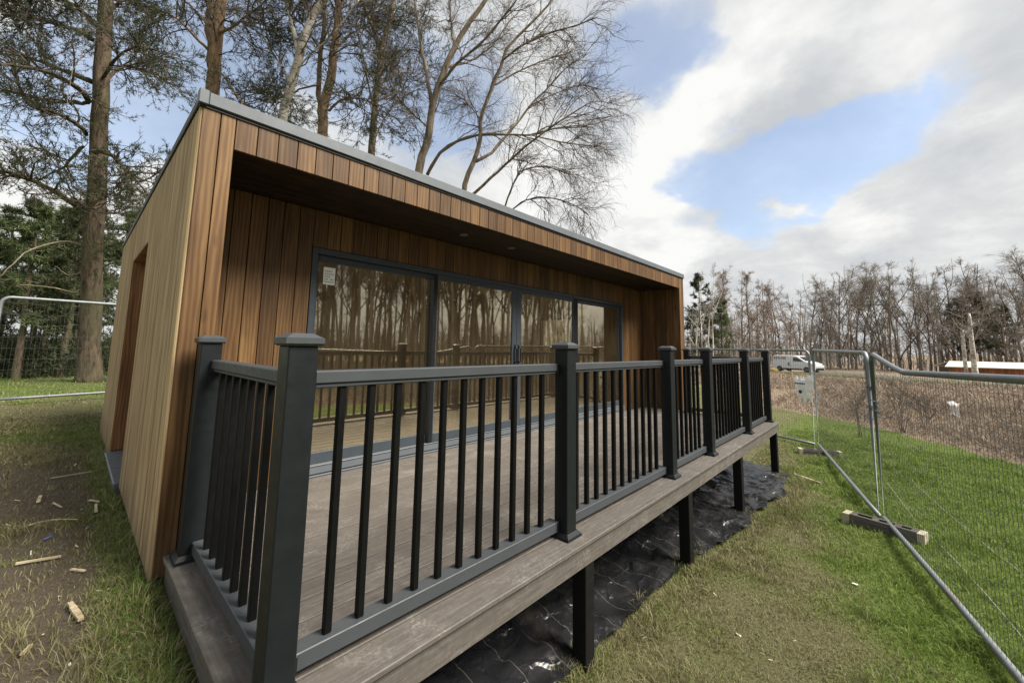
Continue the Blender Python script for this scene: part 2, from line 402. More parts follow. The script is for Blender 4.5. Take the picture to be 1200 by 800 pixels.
def zones(x, y):
    """returns straw (worn dry grass), mud, brash weights 0..1"""
    x = np.asarray(x, float); y = np.asarray(y, float); n = fbm(x*.9, y*.9, 11); n2 = fbm(x*3.1, y*3.1, 13); n3 = fbm(x*.35, y*.35, 17)
    br = sstep(-.15, .45, brash_w(x, y))
    fy = np.interp(x, [-1, 3.4, 5.95, 9.8, 12], [-4.4, -3.47, -2.9, -1.95, -1.2])       # fence line
    side = (x > -.2) & (y < 0) | (x > 7.6)
    dist = y-fy
    worn = sstep(-.15, .75, dist+(n-.5)*1.1+(n2-.5)*.4)*sstep(-1.6, .3, x+y*0+1.0)
    worn = np.where(y > 3, worn*.5, worn)
    gl = sstep(.27, .08, np.abs(x+.034)+(n2-.5)*.16)*sstep(4.5, 3.5, y)*sstep(-1.6, -.9, y)  # lush strip along the side wall
    left = sstep(.6, -.1, x)*sstep(-2.4, -1.2, y+x*.0)
    lmud = left*sstep(4.6, 3.0, y+(n-.5)*2)*sstep(.33, .48, n*.55+n2*.45+.02)
    lstraw = left*(1-.85*sstep(6.8, 9., y+(n-.5)*3))*sstep(.25, .5, n3*.5+n*.5)
    straw = np.clip(np.maximum(worn*(.55+.6*(n2-.3)), lstraw*.85)*(1-gl)+gl*.42, 0, 1)
    mud = np.clip(np.maximum(lmud*.9, worn*sstep(.56, .7, n)*.35)*(1-gl), 0, 1)
    return straw, mud, br

# ------------------------------------------------------------------ ground
def axis_grid(c0, fine0, fine1, step, far0, far1, g=1.16):
    a = list(np.arange(fine0, fine1+1e-6, step)); s = step; x = fine1
    while x < far1: s *= g; x += s; a.append(x)
    s = step; x = fine0
    while x > far0: s *= g; x -= s; a.insert(0, x)
    return np.array(a)
gx = axis_grid(0, -4, 14, .09, -900, 1200); gy = axis_grid(0, -7, 9, .09, -900, 1200)
GX, GY = np.meshgrid(gx, gy, indexing='ij'); GZ = gh(GX, GY)
nx, ny = GX.shape; idx = np.arange(nx*ny).reshape(nx, ny)
mb = MB(); mb.add(np.stack([GX, GY, GZ], -1).reshape(-1, 3), np.stack([idx[:-1, :-1], idx[1:, :-1], idx[1:, 1:], idx[:-1, 1:]], -1).reshape(-1, 4))
st, mu, br = zones(GX.ravel(), GY.ravel()); mb.att = [np.stack([st, mu, br], 1)]
def groundmat():
    t = NT('turf_and_soil'); a = t.n('ShaderNodeAttribute'); a.attribute_name = 'along'; sp = t.n('ShaderNodeSeparateXYZ'); t.l(a.outputs['Vector'], sp.inputs[0])
    p = t.pos(); n1 = t.noise(p, 45, 6, .7); n2 = t.noise(p, 5., 5, .6); n3 = t.noise(p, 150, 4, .7)
    green = t.mix(n2, t.mix(n1, (.050, .080, .018), (.125, .175, .038)), t.mix(n1, (.070, .105, .022), (.17, .21, .05)))
    straw = t.mix(n2, t.mix(n1, (.095, .085, .046), (.20, .18, .10)), t.mix(n1, (.09, .092, .040), (.17, .165, .08)))
    mud = t.mix(n2, t.mix(n3, (.070, .055, .041), (.155, .125, .094)), t.mix(n1, (.095, .077, .057), (.20, .165, .122)))
    brash = t.mix(n2, t.mix(n1, (.12, .088, .064), (.28, .215, .158)), t.mix(n1, (.16, .122, .088), (.34, .275, .205)))
    e = lambda s, k: t.mr(t.math('ADD', s, t.math('MULTIPLY', t.math('SUBTRACT', n1, .5), k)), .25, .75, 0, 1)
    c = t.mix(e(sp.outputs[0], .5), green, straw); c = t.mix(e(sp.outputs[1], .6), c, mud); c = t.mix(e(sp.outputs[2], .5), c, brash)
    h = t.math('ADD', n1, t.math('MULTIPLY', n3, .5))
    t.bsdf(c, .95, 0, t.bump(h, .9, .03), .15); return t.m
M['ground'] = groundmat()
gnd = mb.build('ground', M['ground'], smooth=True, kind='structure', attr=True)

# grass blades (leaf-sized faces, uncountable)
def blade_cloud(x, y, hgt, wid, lean, name, mat, att=None, seg2=True, zoff=0.):
    n = len(x); z = gh(x, y)+zoff; a = rng.random(n)*2*math.pi; ca, sa = np.cos(a), np.sin(a)
    ln = lean*(.3+rng.random(n)); b = rng.random(n)*2*math.pi; lx, ly = np.cos(b)*ln*hgt, np.sin(b)*ln*hgt
    P0 = np.stack([x-ca*wid, y-sa*wid, z], 1); P1 = np.stack([x+ca*wid, y+sa*wid, z], 1)
    h1 = hgt*.6; P2 = np.stack([x+ca*wid*.7+lx*.4, y+sa*wid*.7+ly*.4, z+h1], 1); P3 = np.stack([x-ca*wid*.7+lx*.4, y-sa*wid*.7+ly*.4, z+h1], 1)
    P4 = np.stack([x+lx, y+ly, z+hgt*np.sqrt(np.clip(1-ln*ln*.5, .1, 1))], 1)
    V = np.stack([P0, P1, P2, P3, P4], 1).reshape(-1, 3); b5 = np.arange(n)[:, None]*5
    m = MB(); m.add(V, b5+np.array([[0, 1, 2, 3]]), b5+np.array([[3, 2, 4]]))
    if att is not None: m.att = [np.repeat(att, 5, axis=0)]
    o = m.build(name, mat, kind='stuff', attr=att is not None); return o
def grassmat():
    t = NT('grass_blades'); a = t.n('ShaderNodeAttribute'); a.attribute_name = 'along'; sp = t.n('ShaderNodeSeparateXYZ'); t.l(a.outputs['Vector'], sp.inputs[0])
    r = t.rnd(); n2 = t.noise(t.pos(), 2.2, 4)
    f = t.math('ADD', t.math('MULTIPLY', r, .7), t.math('MULTIPLY', n2, .3))
    green = t.ramp(f, [(.1, (.080, .125, .022)), (.5, (.155, .235, .045)), (.9, (.27, .33, .09))])
    straw = t.ramp(f, [(.1, (.125, .113, .052)), (.5, (.225, .210, .102)), (.9, (.35, .33, .19))])
    k = t.math('GREATER_THAN', t.math('ADD', sp.outputs[0], t.math('MULTIPLY', t.math('SUBTRACT', sp.outputs[1], .5), .7)), .42)
    c = t.mix(k, green, straw)
    b = t.bsdf(c, .6, 0, None, .25); tl = t.n('ShaderNodeBsdfTranslucent'); t.l(c, tl.inputs['Color']); mx = t.n('ShaderNodeMixShader'); mx.inputs[0].default_value = .3
    t.l(b.outputs[0], mx.inputs[1]); t.l(tl.outputs[0], mx.inputs[2]); t.l(mx.outputs[0], t.out.inputs['Surface']); return t.m
M['grass'] = grassmat()
def scatter(n, x0, x1, y0, y1, fall):
    x = rng.uniform(x0, x1, n); y = rng.uniform(y0, y1, n); d = np.hypot(x-CAM[0], y-CAM[1]); k = rng.random(n) < np.clip((fall/np.maximum(d, .5))**1.5, .0, 1)
    rel = np.stack([x-CAM[0], y-CAM[1]], 1); fwd = rel@FW[:2]/np.hypot(*FW[:2]); lat = rel@RT[:2]/np.hypot(*RT[:2])
    k &= (fwd > -.6) & (np.abs(lat) < 1.5*np.maximum(fwd, 0)+1.2)
    return x[k], y[k], d[k]
X, Y, D = [], [], []
for n, box, fall in ((520000, (-1.9, .1, -2.6, 6.5), 2.6), (620000, (.1, 12, -7.5, -1.2), 3.2), (90000, (6.8, 18, -7, 5), 6.), (260000, (-9, 1.2, 4, 18), 6.0), (120000, (-6, -1.8, -1, 8), 5)):
    a, b, c = scatter(n, *box, fall); X.append(a); Y.append(b); D.append(c)
X = np.concatenate(X); Y = np.concatenate(Y); D = np.concatenate(D)
FX = [(1.765, -1.69, .16), (3.40, -1.69, .16), (5.09, -1.69, .16), (7.12, -1.69, .16), (5.95, -2.9, .42), (9.7, -1.98, .4)]
TX_, TY_ = [], []
for fx, fy_, fr in FX:
    k = 520; a_ = rng.random(k)*6.283; q_ = fr*(.35+.75*rng.random(k)); TX_.append(fx+q_*np.cos(a_)); TY_.append(fy_+q_*np.sin(a_)*.8)
k = 2600; tx = rng.uniform(.5, 7.5, k); TX_.append(tx); TY_.append(np.interp(tx, [.4, 1.5, 2.5, 3.5, 4.4, 5.3, 6.5, 7.1, 7.6], [-1.35, -1.72, -1.72, -1.78, -1.83, -1.90, -1.98, -1.92, -1.7])-.02-.14*rng.random(k)**2)
k = 1500; ty = rng.uniform(-.25, 5., k); TX_.append(-.045-.07*rng.random(k)); TY_.append(ty)
k = 1200; ty = rng.uniform(-1.7, -.3, k); TX_.append(-.01-.09*rng.random(k)); TY_.append(ty)
TX_ = np.concatenate(TX_); TY_ = np.concatenate(TY_); NT_ = len(TX_)
X = np.concatenate([TX_, X]); Y = np.concatenate([TY_, Y]); D = np.hypot(X-CAM[0], Y-CAM[1])
st, mu, br = zones(X, Y)
inhouse = (X > -.02) & (X < 7.5) & (Y > -1.62) & (Y < 5.2)
tuft = np.arange(len(X)) < NT_
keep = (rng.random(len(X)) < (1-mu*.93)*(1-br)*(1-.35*st)) & ~inhouse
keep |= tuft
X, Y, D, st, tuft = X[keep], Y[keep], D[keep], st[keep], tuft[keep]
hg = (.020+.030*rng.random(len(X)))*(1+.5*(1-st)*fbm(X*2, Y*2, 33))*(1-.25*st)*(.45+1.5*fbm(X*4.2, Y*4.2, 37)**1.6)*(1+1.3*sstep(.60, .72, fbm(X*1.9, Y*1.9, 39))); hg = np.where(tuft, .045+.06*rng.random(len(X)), hg); wd = np.clip(.0006+.00055*D, .0008, .006)*(.7+.6*rng.random(len(X)))
gr = blade_cloud(X, Y, hg, wd, .9, 'grass', M['grass'], np.stack([st, rng.random(len(X)), st], 1), zoff=-.004)
gr['label'] = 'short mown grass, green on the lawn and dry where walked on'; gr['category'] = 'grass'
print('grass blades', len(X))

# ------------------------------------------------------------------ garden room (unit about 1.1 m)
HX0, HX1, HY0, HY1 = -.034, 7.468, -.263, 5.16
ZT, ZTRIM, ZB, ZS = 2.461, 2.543, -.115, 2.2547
YR = .484                                             # recessed door wall
room = thing('garden_room', 'flat-roofed timber-clad garden room with wide glazed front', 'garden room', (HX0, HY0, 0))
def vboards(m, axis, a0, a1, pitch, other0, other1, z0, z1, gap=.005, start=None, zfun=None):
    """vertical boards laid along an axis, chamfered, one island each"""
    a = a0 if start is None else start
    while a < a1-1e-4:
        b = min(a+pitch, a1); p, q = max(a, a0)+gap/2, b-gap/2
        if q-p > .008:
            if axis == 0: m.box(p, q, other0, other1, z0, z1, .002)
            else: m.box(other0, other1, p, q, z0, z1, .002)
        a = b
T = .02
CW = .1455                                            # inner face of the left pier
# front piers and fascia
m = MB(); vboards(m, 0, HX0+.012, CW, .090, HY0, HY0+T, ZB, ZT-.004)
vboards(m, 0, 7.262, HX1, .103, HY0, HY0+T, ZB, ZT-.004)
vboards(m, 0, CW, 7.262, .1185, HY0, HY0+T, ZS, ZT-.004)
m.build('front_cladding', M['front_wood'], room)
m = MB(); m.box(HX0+.02, CW-.021, HY0+T+.002, YR-.005, ZB+.01, ZT-.01); m.box(7.262+.021, HX1-.025, HY0+T+.002, YR-.005, ZB+.01, ZT-.01); m.box(CW-.02, 7.282, HY0+T+.003, YR, ZS+.022, ZT-.012)
m.build('porch_frame', M['backing'], room)
# recess returns and back wall
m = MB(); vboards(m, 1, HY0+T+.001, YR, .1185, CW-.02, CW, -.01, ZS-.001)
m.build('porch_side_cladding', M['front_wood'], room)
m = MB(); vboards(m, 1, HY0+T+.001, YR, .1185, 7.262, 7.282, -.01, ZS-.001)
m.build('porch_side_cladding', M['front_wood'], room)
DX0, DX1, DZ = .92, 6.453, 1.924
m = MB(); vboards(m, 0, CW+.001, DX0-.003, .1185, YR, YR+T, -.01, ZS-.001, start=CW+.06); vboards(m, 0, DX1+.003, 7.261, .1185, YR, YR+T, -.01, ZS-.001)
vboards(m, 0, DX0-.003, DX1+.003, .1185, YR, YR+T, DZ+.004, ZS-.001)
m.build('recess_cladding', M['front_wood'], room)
m = MB(); m.box(CW, DX0-.02, YR+T+.002, YR+.15, 0, ZS); m.box(DX1+.02, 7.262, YR+T+.002, YR+.15, 0, ZS); m.box(DX0-.02, DX1+.02, YR+T+.002, YR+.15, DZ+.02, ZS)
m.build('recess_wall', M['backing'], room)
m = MB()
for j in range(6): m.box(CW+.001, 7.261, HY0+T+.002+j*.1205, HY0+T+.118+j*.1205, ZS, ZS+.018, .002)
sof = m.build('soffit', M['shaded_soffit_wood'], room)
for x, y in ((2.265, .094), (2.996, .094)):
    m = MB(); a = np.arange(20)/20*2*math.pi; rr = [(.046, ZS-.0005), (.046, ZS-.006), (.036, ZS-.009), (.030, ZS-.003), (.001, ZS-.002)]
    V = np.array([[x+r*math.cos(t), y+r*math.sin(t), z] for r, z in rr for t in a]); n = 20
    m.add(V, [(i*n+j, i*n+(j+1) % n, (i+1)*n+(j+1) % n, (i+1)*n+j) for i in range(4) for j in range(n)])
    m.build('downlight', M['track'], sof, True)
# left side wall: slatted cladding with a deep door opening
OY0, OY1, OZ0, OZ1 = 1.70, 3.14, -.09, 1.985
def slats(m, y0, y1, z0, z1):
    y = y0
    while y < y1-.004:
        b = min(y+.052, y1); m.box(HX0, HX0+.024, y+.008, b-.008, z0, z1, .007); y = b
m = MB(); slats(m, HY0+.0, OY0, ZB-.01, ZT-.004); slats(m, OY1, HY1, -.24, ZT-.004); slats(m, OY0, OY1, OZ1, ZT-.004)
m.build('side_cladding', M['side_wood'], room)
m = MB(); m.box(HX0+.0245, HX0+.032, HY0+.025, OY0-.004, ZB, ZT-.01); m.box(HX0+.0245, HX0+.032, OY1+.004, HY1, -.23, ZT-.01); m.box(HX0+.0245, HX0+.032, OY0-.004, OY1+.004, OZ1+.01, ZT-.01)
m.build('side_wall', M['backing'], room)
m = MB(); m.box(HX0+.006, .30, OY0-.016, OY0-.001, OZ0, OZ1+.008); m.box(HX0+.006, .16, OY1-.0, OY1+.016, OZ0, OZ1+.008); m.box(.161, .30, OY1-.0, OY1+.016, OZ0, OZ1+.008); m.box(HX0+.006, .30, OY0, OY1-.001, OZ1-.002, OZ1+.008)
m.build('door_reveal', M['jamb_wood'], room)
sd = MB(); sd.box(.24, .29, OY0+.001, OY1-.002, OZ0, OZ1-.004, .004); sdo = sd.build('side_door', M['frame'], room)
m = MB(); m.box(.236, .2395, OY0+.16, OY1-.16, .12, OZ1-.15); m.build('pane', M['glass'], sdo)
m = MB(); m.bar((.20, OY0+.08, .9), (.20, OY0+.20, .9), .01); m.bar((.24, OY0+.08, .9), (.20, OY0+.08, .9), .009); m.build('handle', M['gasket'], sdo)
m = MB(); m.box(HX0-.035, .239, OY0+.012, OY1-.03, -.26, OZ0-.001, .008); m.build('door_step', M['step'], room)
# rear and right walls, roof
m = MB(); m.box(HX0+.03, HX1, HY1-.1, HY1, -.3, ZT-.012); m.build('rear_wall', M['side_wood'], room)
WY0, WY1, WZ0, WZ1 = 2.07, 3.22, 1.06, 1.83         # window in the right-hand end wall
m = MB()
for y0, y1, z0, z1 in ((YR, WY0, -.4, ZT-.012), (WY1, HY1-.102, -.4, ZT-.012), (WY0+.001, WY1-.001, -.4, WZ0), (WY0+.001, WY1-.001, WZ1, ZT-.012)): m.box(HX1-.12, HX1-.022, y0, y1, z0, z1)
m.build('right_wall', M['plaster'], room)
m = MB(); vboards(m, 1, HY0+T+.001, WY0, .1185, HX1-.02, HX1, -.5, ZT-.004); vboards(m, 1, WY1, HY1, .1185, HX1-.02, HX1, -.5, ZT-.004); vboards(m, 1, WY0, WY1, .1185, HX1-.02, HX1, -.5, WZ0); vboards(m, 1, WY0, WY1, .1185, HX1-.02, HX1, WZ1, ZT-.004)
m.build('right_cladding', M['side_wood'], room)
m = MB(); fx0, fx1 = HX1-.135, HX1-.03
m.box(fx0, fx1, WY0+.002, WY0+.085, WZ0+.002, WZ1-.002, .003); m.box(fx0, fx1, WY1-.085, WY1-.002, WZ0+.002, WZ1-.002, .003); m.box(fx0, fx1, WY0+.086, WY1-.086, WZ0+.002, WZ0+.075, .003); m.box(fx0, fx1, WY0+.086, WY1-.086, WZ1-.075, WZ1-.002, .003)
wn_ = m.build('window', M['black_plastic'], room)
t = NT('clear_glass'); tr_ = t.n('ShaderNodeBsdfTransparent'); gl_ = t.n('ShaderNodeBsdfGlossy'); gl_.inputs['Roughness'].default_value = .01; lw_ = t.n('ShaderNodeFresnel'); mx_ = t.n('ShaderNodeMixShader'); t.l(lw_.outputs[0], mx_.inputs[0]); t.l(tr_.outputs[0], mx_.inputs[1]); t.l(gl_.outputs[0], mx_.inputs[2]); t.l(mx_.outputs[0], t.out.inputs['Surface']); M['clear_glass'] = t.m
m = MB(); m.box(HX1-.085, HX1-.08, WY0+.05, WY1-.05, WZ0+.045, WZ1-.045); m.build('pane', M['clear_glass'], wn_)
m = MB(); m.box(.302, .32, YR+.15, HY1-.102, -.1, ZT-.012); m.build('inner_side_wall', M['plaster'], room)
m = MB(); m.box(.33, HX1-.122, HY1-.14, HY1-.101, -.05, ZT-.015); m.build('inner_rear_wall', M['plaster'], room)
m = MB(); m.box(.33, HX1-.122, YR+.152, HY1-.142, ZS+.0, ZS+.02); m.build('ceiling', M['plaster'], room)
m = MB(); y = YR+.12
while y < HY1-.15:
    m.box(.33, HX1-.122, y, y+.148, -.03, .012, .001); y += .15
m.build('inner_floor', M['int_floor'], room)
m = MB(); m.box(HX0, HX1, HY0+.002, HY1, ZT, ZTRIM-.02); rf = m.build('roof', M['roof'], room)
m = MB(); m.box(HX0+.035, HX1+.006, HY0-.022, HY0+.03, ZT+.006, ZTRIM, .004); m.build('roof_trim', M['trim'], rf)
m = MB(); m.box(HX0-.014, HX0+.034, HY0-.026, HY0+.034, ZT+.002, ZTRIM+.006, .004); m.build('trim_corner', M['trim'], rf)
m = MB(); m.box(HX0-.010, HX0+.02, HY0+.036, HY1+.01, ZT-.002, ZTRIM-.03, .003); m.build('side_edge_strip', M['edge_black'], rf)
m = MB(); m.box(HX0-.004, HX1+.002, HY0-.008, HY0+.02, ZT-.010, ZT+.005); m.build('drip_strip', M['edge_black'], rf)
# sliding doors
def frame_member(m, x0, x1, z0, z1, y0=YR-.004, y1=YR+.085): m.box(x0, x1, y0, y1, z0, z1, .003)
m = MB(); frame_member(m, DX0, DX0+.045, .05, DZ); frame_member(m, DX1-.045, DX1, .05, DZ); frame_member(m, DX0+.046, DX1-.046, DZ-.05, DZ)
m.build('door_frame', M['frame'], room)
m = MB(); m.box(DX0-.01, DX1+.01, YR-.012, YR+.09, .002, .088, .004); m.box(DX0-.01, DX1+.01, YR-.03, YR-.0125, .0, .012, .002)
trk = m.build('door_track', M['track'], room)
m = MB(); m.box(DX0+.047, DX1-.047, YR-.0135, YR-.0122, .078, .084); m.box(DX0, DX1, YR-.014, YR-.0122, .014, .022); m.build('track_groove', M['gasket'], trk)
def sash(x0, x1, yy, name, hx=None, ls=.05, rs=.05, gas=None):
    m = MB(); b = .09; t_ = .055
    z0, z1 = .089, DZ-.052
    m.box(x0, x0+ls, yy, yy+.036, z0, z1, .003); m.box(x1-rs, x1, yy, yy+.036, z0, z1, .003)
    m.box(x0+ls+.0005, x1-rs-.0005, yy, yy+.036, z0, z0+b, .003); m.box(x0+ls+.0005, x1-rs-.0005, yy, yy+.036, z1-t_, z1, .003)
    o = m.build(name, M['frame'], room)
    m = MB(); m.box(x0+ls-.006, x1-rs+.006, yy+.014, yy+.019, z0+b-.006, z1-t_+.006); m.build('pane', M['glass'], o)
    if hx is not None:
        m = MB(); z = 1.0; sgn = 1
        m.tubes(np.array([(hx, yy, z-.10), (hx, yy-.03, z-.10), (hx, yy-.042, z-.08), (hx, yy-.042, z+.08), (hx, yy-.03, z+.10), (hx, yy, z+.10)]), np.full(6, .009), 8)
        m.box(hx-.013, hx+.013, yy-.006, yy-.0005, z-.13, z+.13, .002); m.build('handle', M['gasket'], o)
    if gas is not None:
        m = MB(); m.box(gas[0], gas[1], yy-.003, yy-.0005, z0, z1); m.build('edge_seal', M['gasket'], o)
    return o
s1 = sash(.966, 2.262, YR+.044, 'sliding_door_leaf', ls=.03, rs=.06)
s2 = sash(2.20, 3.545, YR+.002, 'sliding_door_leaf', 3.512, .06, .085, gas=(2.198, 2.245))
s3 = sash(3.549, 4.98, YR+.002, 'sliding_door_leaf', 3.582, .085, .13, gas=(4.86, 4.979))
s4 = sash(4.90, 6.405, YR+.044, 'sliding_door_leaf', ls=.13, rs=.03)
# sticker on the first pane
m = MB(); m.box(1.045, 1.148, YR+.0565, YR+.0575, 1.62, 1.775); stk = m.build('glazing_sticker', M['paper'], s1)
stk['label'] = 'white paper sticker near the top corner of the glass'
m = MB()
for k in range(5):
    for q in range(5):
        if random.random() < .75: m.box(1.056+.017*k, 1.056+.017*k+.011, YR+.0553, YR+.0562, 1.745-.024*q-.012, 1.745-.024*q)
m.build('sticker_print', M['grey_ink'], s1)
# inside: wall television, slim wall unit
wu = thing('wall_heater', 'slim dark heater bar on the rear wall, seen through the first glass pane', 'heater', (2.3, 4.9, 1.8))
m = MB(); m.box(1.9, 2.95, HY1-.23, HY1-.142, 1.93, 2.03, .01); m.build('casing', M['black_plastic'], wu)
m = MB(); m.box(1.95, 2.90, HY1-.234, HY1-.2305, 1.945, 1.965); m.build('grille', M['track'], wu)

# ------------------------------------------------------------------ deck
DL, DR, DF = .012, 7.232, -1.763
deck = thing('timber_deck', 'grey-brown composite deck raised on black posts in front of the glazed room', 'deck', (DL, DF, 0))
m = MB()
yb = -1.598
while yb < .478:
    y1 = min(yb+.1325, YR-.035)
    if yb < HY0-.03: x0, x1 = DL+.160, DR-.160
    else: x0, x1 = CW+.004, 7.258
    if yb < HY0 < y1+.01: x0, x1 = CW+.004, 7.258
    # two lengths per run with staggered butt joints
    j = 2.1+rng.random()*3.
    m.box(x0, j-.002, yb, y1, -.022, 0, .002, along=0); m.box(j+.002, x1, yb, y1, -.022, 0, .002, along=0)
    yb += .142
m.build('deck_boards', M['deck'], deck, attr=True)
m = MB(); yj = -1.598
while yj < .46:
    m.box(DL+.03, DR-.03, yj-.0108, yj+.0013, -.020, -.015); yj += .142
m.build('gap_shade_strips', M['gasket'], deck)  # black strips added so the board gaps look as dark as shade
m = MB(); m.box(DL+.1565, DL+.1595, -1.595, HY0-.04, -.020, -.0035); m.build('gap_shade_strip', M['gasket'], deck)  # added dark strip, shades the gap beside the border board
m = MB(); m.box(DR-.1595, DR-.1565, -1.595, HY0-.04, -.020, -.0035); m.build('gap_shade_strip', M['gasket'], deck)
m = MB()
m.box(DL, 3.6, DF, -1.607, -.022, .0, .003, along=0); m.box(3.604, DR, DF, -1.607, -.022, .0, .003, along=0)
m.box(DL, DL+.156, -1.600, HY0-.03, -.022, .0, .003, along=1); m.box(DR-.156, DR, -1.600, HY0-.03, -.022, .0, .003, along=1)
m.build('border_board', M['deck'], deck, attr=True)
m = MB(); m.box(DL+.014, 3.6, DF+.020, DF+.042, -.142, -.030, .002, along=0); m.box(3.603, DR-.014, DF+.020, DF+.042, -.142, -.030, .002, along=0); m.build('front_fascia_board', M['deck'], deck, attr=True)
m = MB(); m.box(DL+.04, DR-.04, DF+.044, DF+.06, -.14, -.0225); m.build('rim_joist', M['post_black'], deck)
m = MB(); m.box(DL+.014, DL+.036, DF+.044, HY0-.035, -.142, -.026, .002, along=1); m.build('side_fascia_board', M['deck'], deck, attr=True)
m = MB(); m.box(DR-.036, DR-.014, DF+.044, HY0-.035, -.142, -.026, .002, along=1); m.build('side_fascia_board', M['deck'], deck, attr=True)
m = MB()
for x in np.arange(.3, 7.1, .4): m.box(x, x+.045, DF+.062, YR-.04, -.15, -.0225)
m.build('joists', M['post_black'], deck)
for x in (1.765, 3.40, 5.09, 7.12):
    for y in (-1.69, -.4):
        m = MB(); z = ghs(x, y); m.box(x-.046, x+.046, y-.046, y+.046, z-.15, -.143 if y < -1 else -.151, .003); m.build('support_post', M['post_black'], deck)

# ------------------------------------------------------------------ balustrade
bal = thing('deck_balustrade', 'anthracite balustrade with black balusters round the edge of the raised deck', 'balustrade', (DL, DF, 0))
PY = -1.671; PW = .094; CPZ = 1.088
def post(x, y):
    m = MB(); m.box(x, x+PW, y, y+PW, .0, CPZ, .004)
    o = m.build('post', M['anthracite'], bal)
    cx, cy = x+PW/2, y+PW/2; h = PW/2
    m = MB(); m.frustum(cx, cy, h+.006, h+.014, CPZ, CPZ+.008); m.frustum(cx, cy, h+.0145, h+.0145, CPZ+.0085, CPZ+.026); m.frustum(cx, cy, h+.012, h-.014, CPZ+.0265, CPZ+.042)
    m.build('post_cap', M['rail_grey'], o)
    m = MB(); m.frustum(cx, cy, h+.024, h+.022, .001, .014); m.frustum(cx, cy, h+.021, h+.004, .0145, .034); m.build('post_skirt', M['anthracite'], o)
PX = [.072, 1.627, 3.198, 4.259, 5.83, 7.120]
for x in PX: post(x, PY)
RY = -.445
post(.055, RY); post(7.125, RY)
def rails(axis, a0, a1, c):
    """rails between faces a0..a1 along axis, centred at c across"""
    def bx(m, p, q, w0, w1, z0, z1, b=.003):
        if axis == 0: m.box(p, q, c+w0, c+w1, z0, z1, b)
        else: m.box(c+w0, c+w1, p, q, z0, z1, b)
    m = MB(); bx(m, a0+.001, a1-.001, -.030, .030, .955, 1.0, .004); bx(m, a0+.001, a1-.001, -.022, .022, .940, .9545); m.build('top_rail', M['rail_grey'], bal)
    m = MB(); bx(m, a0+.001, a1-.001, -.036, .036, .034, .090, .003); m.build('bottom_rail', M['rail_grey'], bal)
    for p, q in ((a0+.0005, a0+.024), (a1-.024, a1-.0005)):
        m = MB(); bx(m, p, q, -.034, .034, .935, .998, .002); m.build('rail_bracket', M['anthracite'], bal)
        m = MB(); bx(m, p, q, -.040, .040, .028, .086, .002); m.build('rail_bracket', M['anthracite'], bal)
    n = int(round((a1-a0)/.1257-.6)); sp = (a1-a0)/(n+1)*.985; st_ = (a0+a1)/2-sp*(n-1)/2
    for k in range(n):
        m = MB(); a = st_+k*sp; bx(m, a-.0135, a+.0135, -.0135, .0135, .0905, .9395, .003); m.build('baluster', M['baluster'], bal)
for a, b in zip(PX[:-1], PX[1:]): rails(0, a+PW, b, -1.580)
rails(1, PY+PW, RY, .135); rails(1, PY+PW, RY, 7.165)

# ------------------------------------------------------------------ plastic sheet under the deck
xs = np.arange(.06, 7.55, .035); ys = np.arange(-1.98, .2, .035); SX, SY = np.meshgrid(xs, ys, indexing='ij')
edge = np.interp(SX, [-.2, .4, 1.5, 2.5, 3.5, 4.4, 5.3, 6.5, 7.1, 7.6], [-.7, -1.35, -1.70, -1.70, -1.76, -1.80, -1.86, -1.95, -1.88, -1.5])+(fbm(SX*2.3, SX*0+3, 41)-.5)*.22
SYc = np.maximum(SY, edge)
rid = 1-np.abs(2*fbm(SX*2.0+fbm(SX*1.5, SYc*1.5, 45)*2, SYc*2.6, 43, 5)-1); rid2 = 1-np.abs(2*fbm(SX*6, SYc*5, 47, 3)-1)
SZ = gh(SX, SYc)+.012+.06*rid**4*sstep(-.0, .25, SYc-edge+.1)+.032*rid2**3+.02*sstep(.1, 0, SYc-edge)
m = MB(); n1, n2 = SX.shape; ii = np.arange(n1*n2).reshape(n1, n2)
q = np.stack([ii[:-1, :-1], ii[1:, :-1], ii[1:, 1:], ii[:-1, 1:]], -1).reshape(-1, 4); ok = (SY > edge-.03)[:-1, 1:].ravel()
m.add(np.stack([SX, SYc, SZ], -1).reshape(-1, 3), q[ok])
def plasticmat():
    t = NT('black_polythene'); p = t.pos(); n = t.noise(p, 4.2, 4, .55, 1.0); d = t.noise(p, 2.2, 5, .7)
    c = t.mix(t.mr(d, .56, .72, 0, .35), (.014, .0145, .016), (.085, .068, .05))
    ln = t.n('ShaderNodeTexWave'); ln.bands_direction = 'X'; ln.inputs['Scale'].default_value = 1.25; ln.inputs['Distortion'].default_value = .06; t.l(p, ln.inputs['Vector'])
    c = t.mix(t.mr(ln.outputs['Fac'], .9982, .9998, 0, .35), c, (.20, .19, .165))
    v_ = t.n('ShaderNodeTexVoronoi'); v_.feature = 'DISTANCE_TO_EDGE'; v_.inputs['Scale'].default_value = 4.5
    wv = t.n('ShaderNodeVectorMath'); wv.operation = 'MULTIPLY_ADD'; nn = t.n('ShaderNodeTexNoise'); nn.inputs['Scale'].default_value = 3.; nn.inputs['Detail'].default_value = 4; t.l(p, nn.inputs['Vector']); t.l(nn.outputs['Color'], wv.inputs[0]); wv.inputs[1].default_value = (.5, .5, .5); t.l(p, wv.inputs[2]); t.l(wv.outputs[0], v_.inputs['Vector'])
    hgt = t.math('ADD', t.math('MULTIPLY', n, .6), t.math('MULTIPLY', t.mr(v_.outputs['Distance'], 0, .12, 1, 0), .35))
    t.bsdf(c, t.mr(d, .3, .7, .24, .38), 0, t.bump(hgt, .42, .04), .5); return t.m
M['polythene'] = plasticmat()
tag(m.build('plastic_sheet', M['polythene'], smooth=True), 'wrinkled black plastic sheet spread over the ground under the deck', 'plastic sheet')

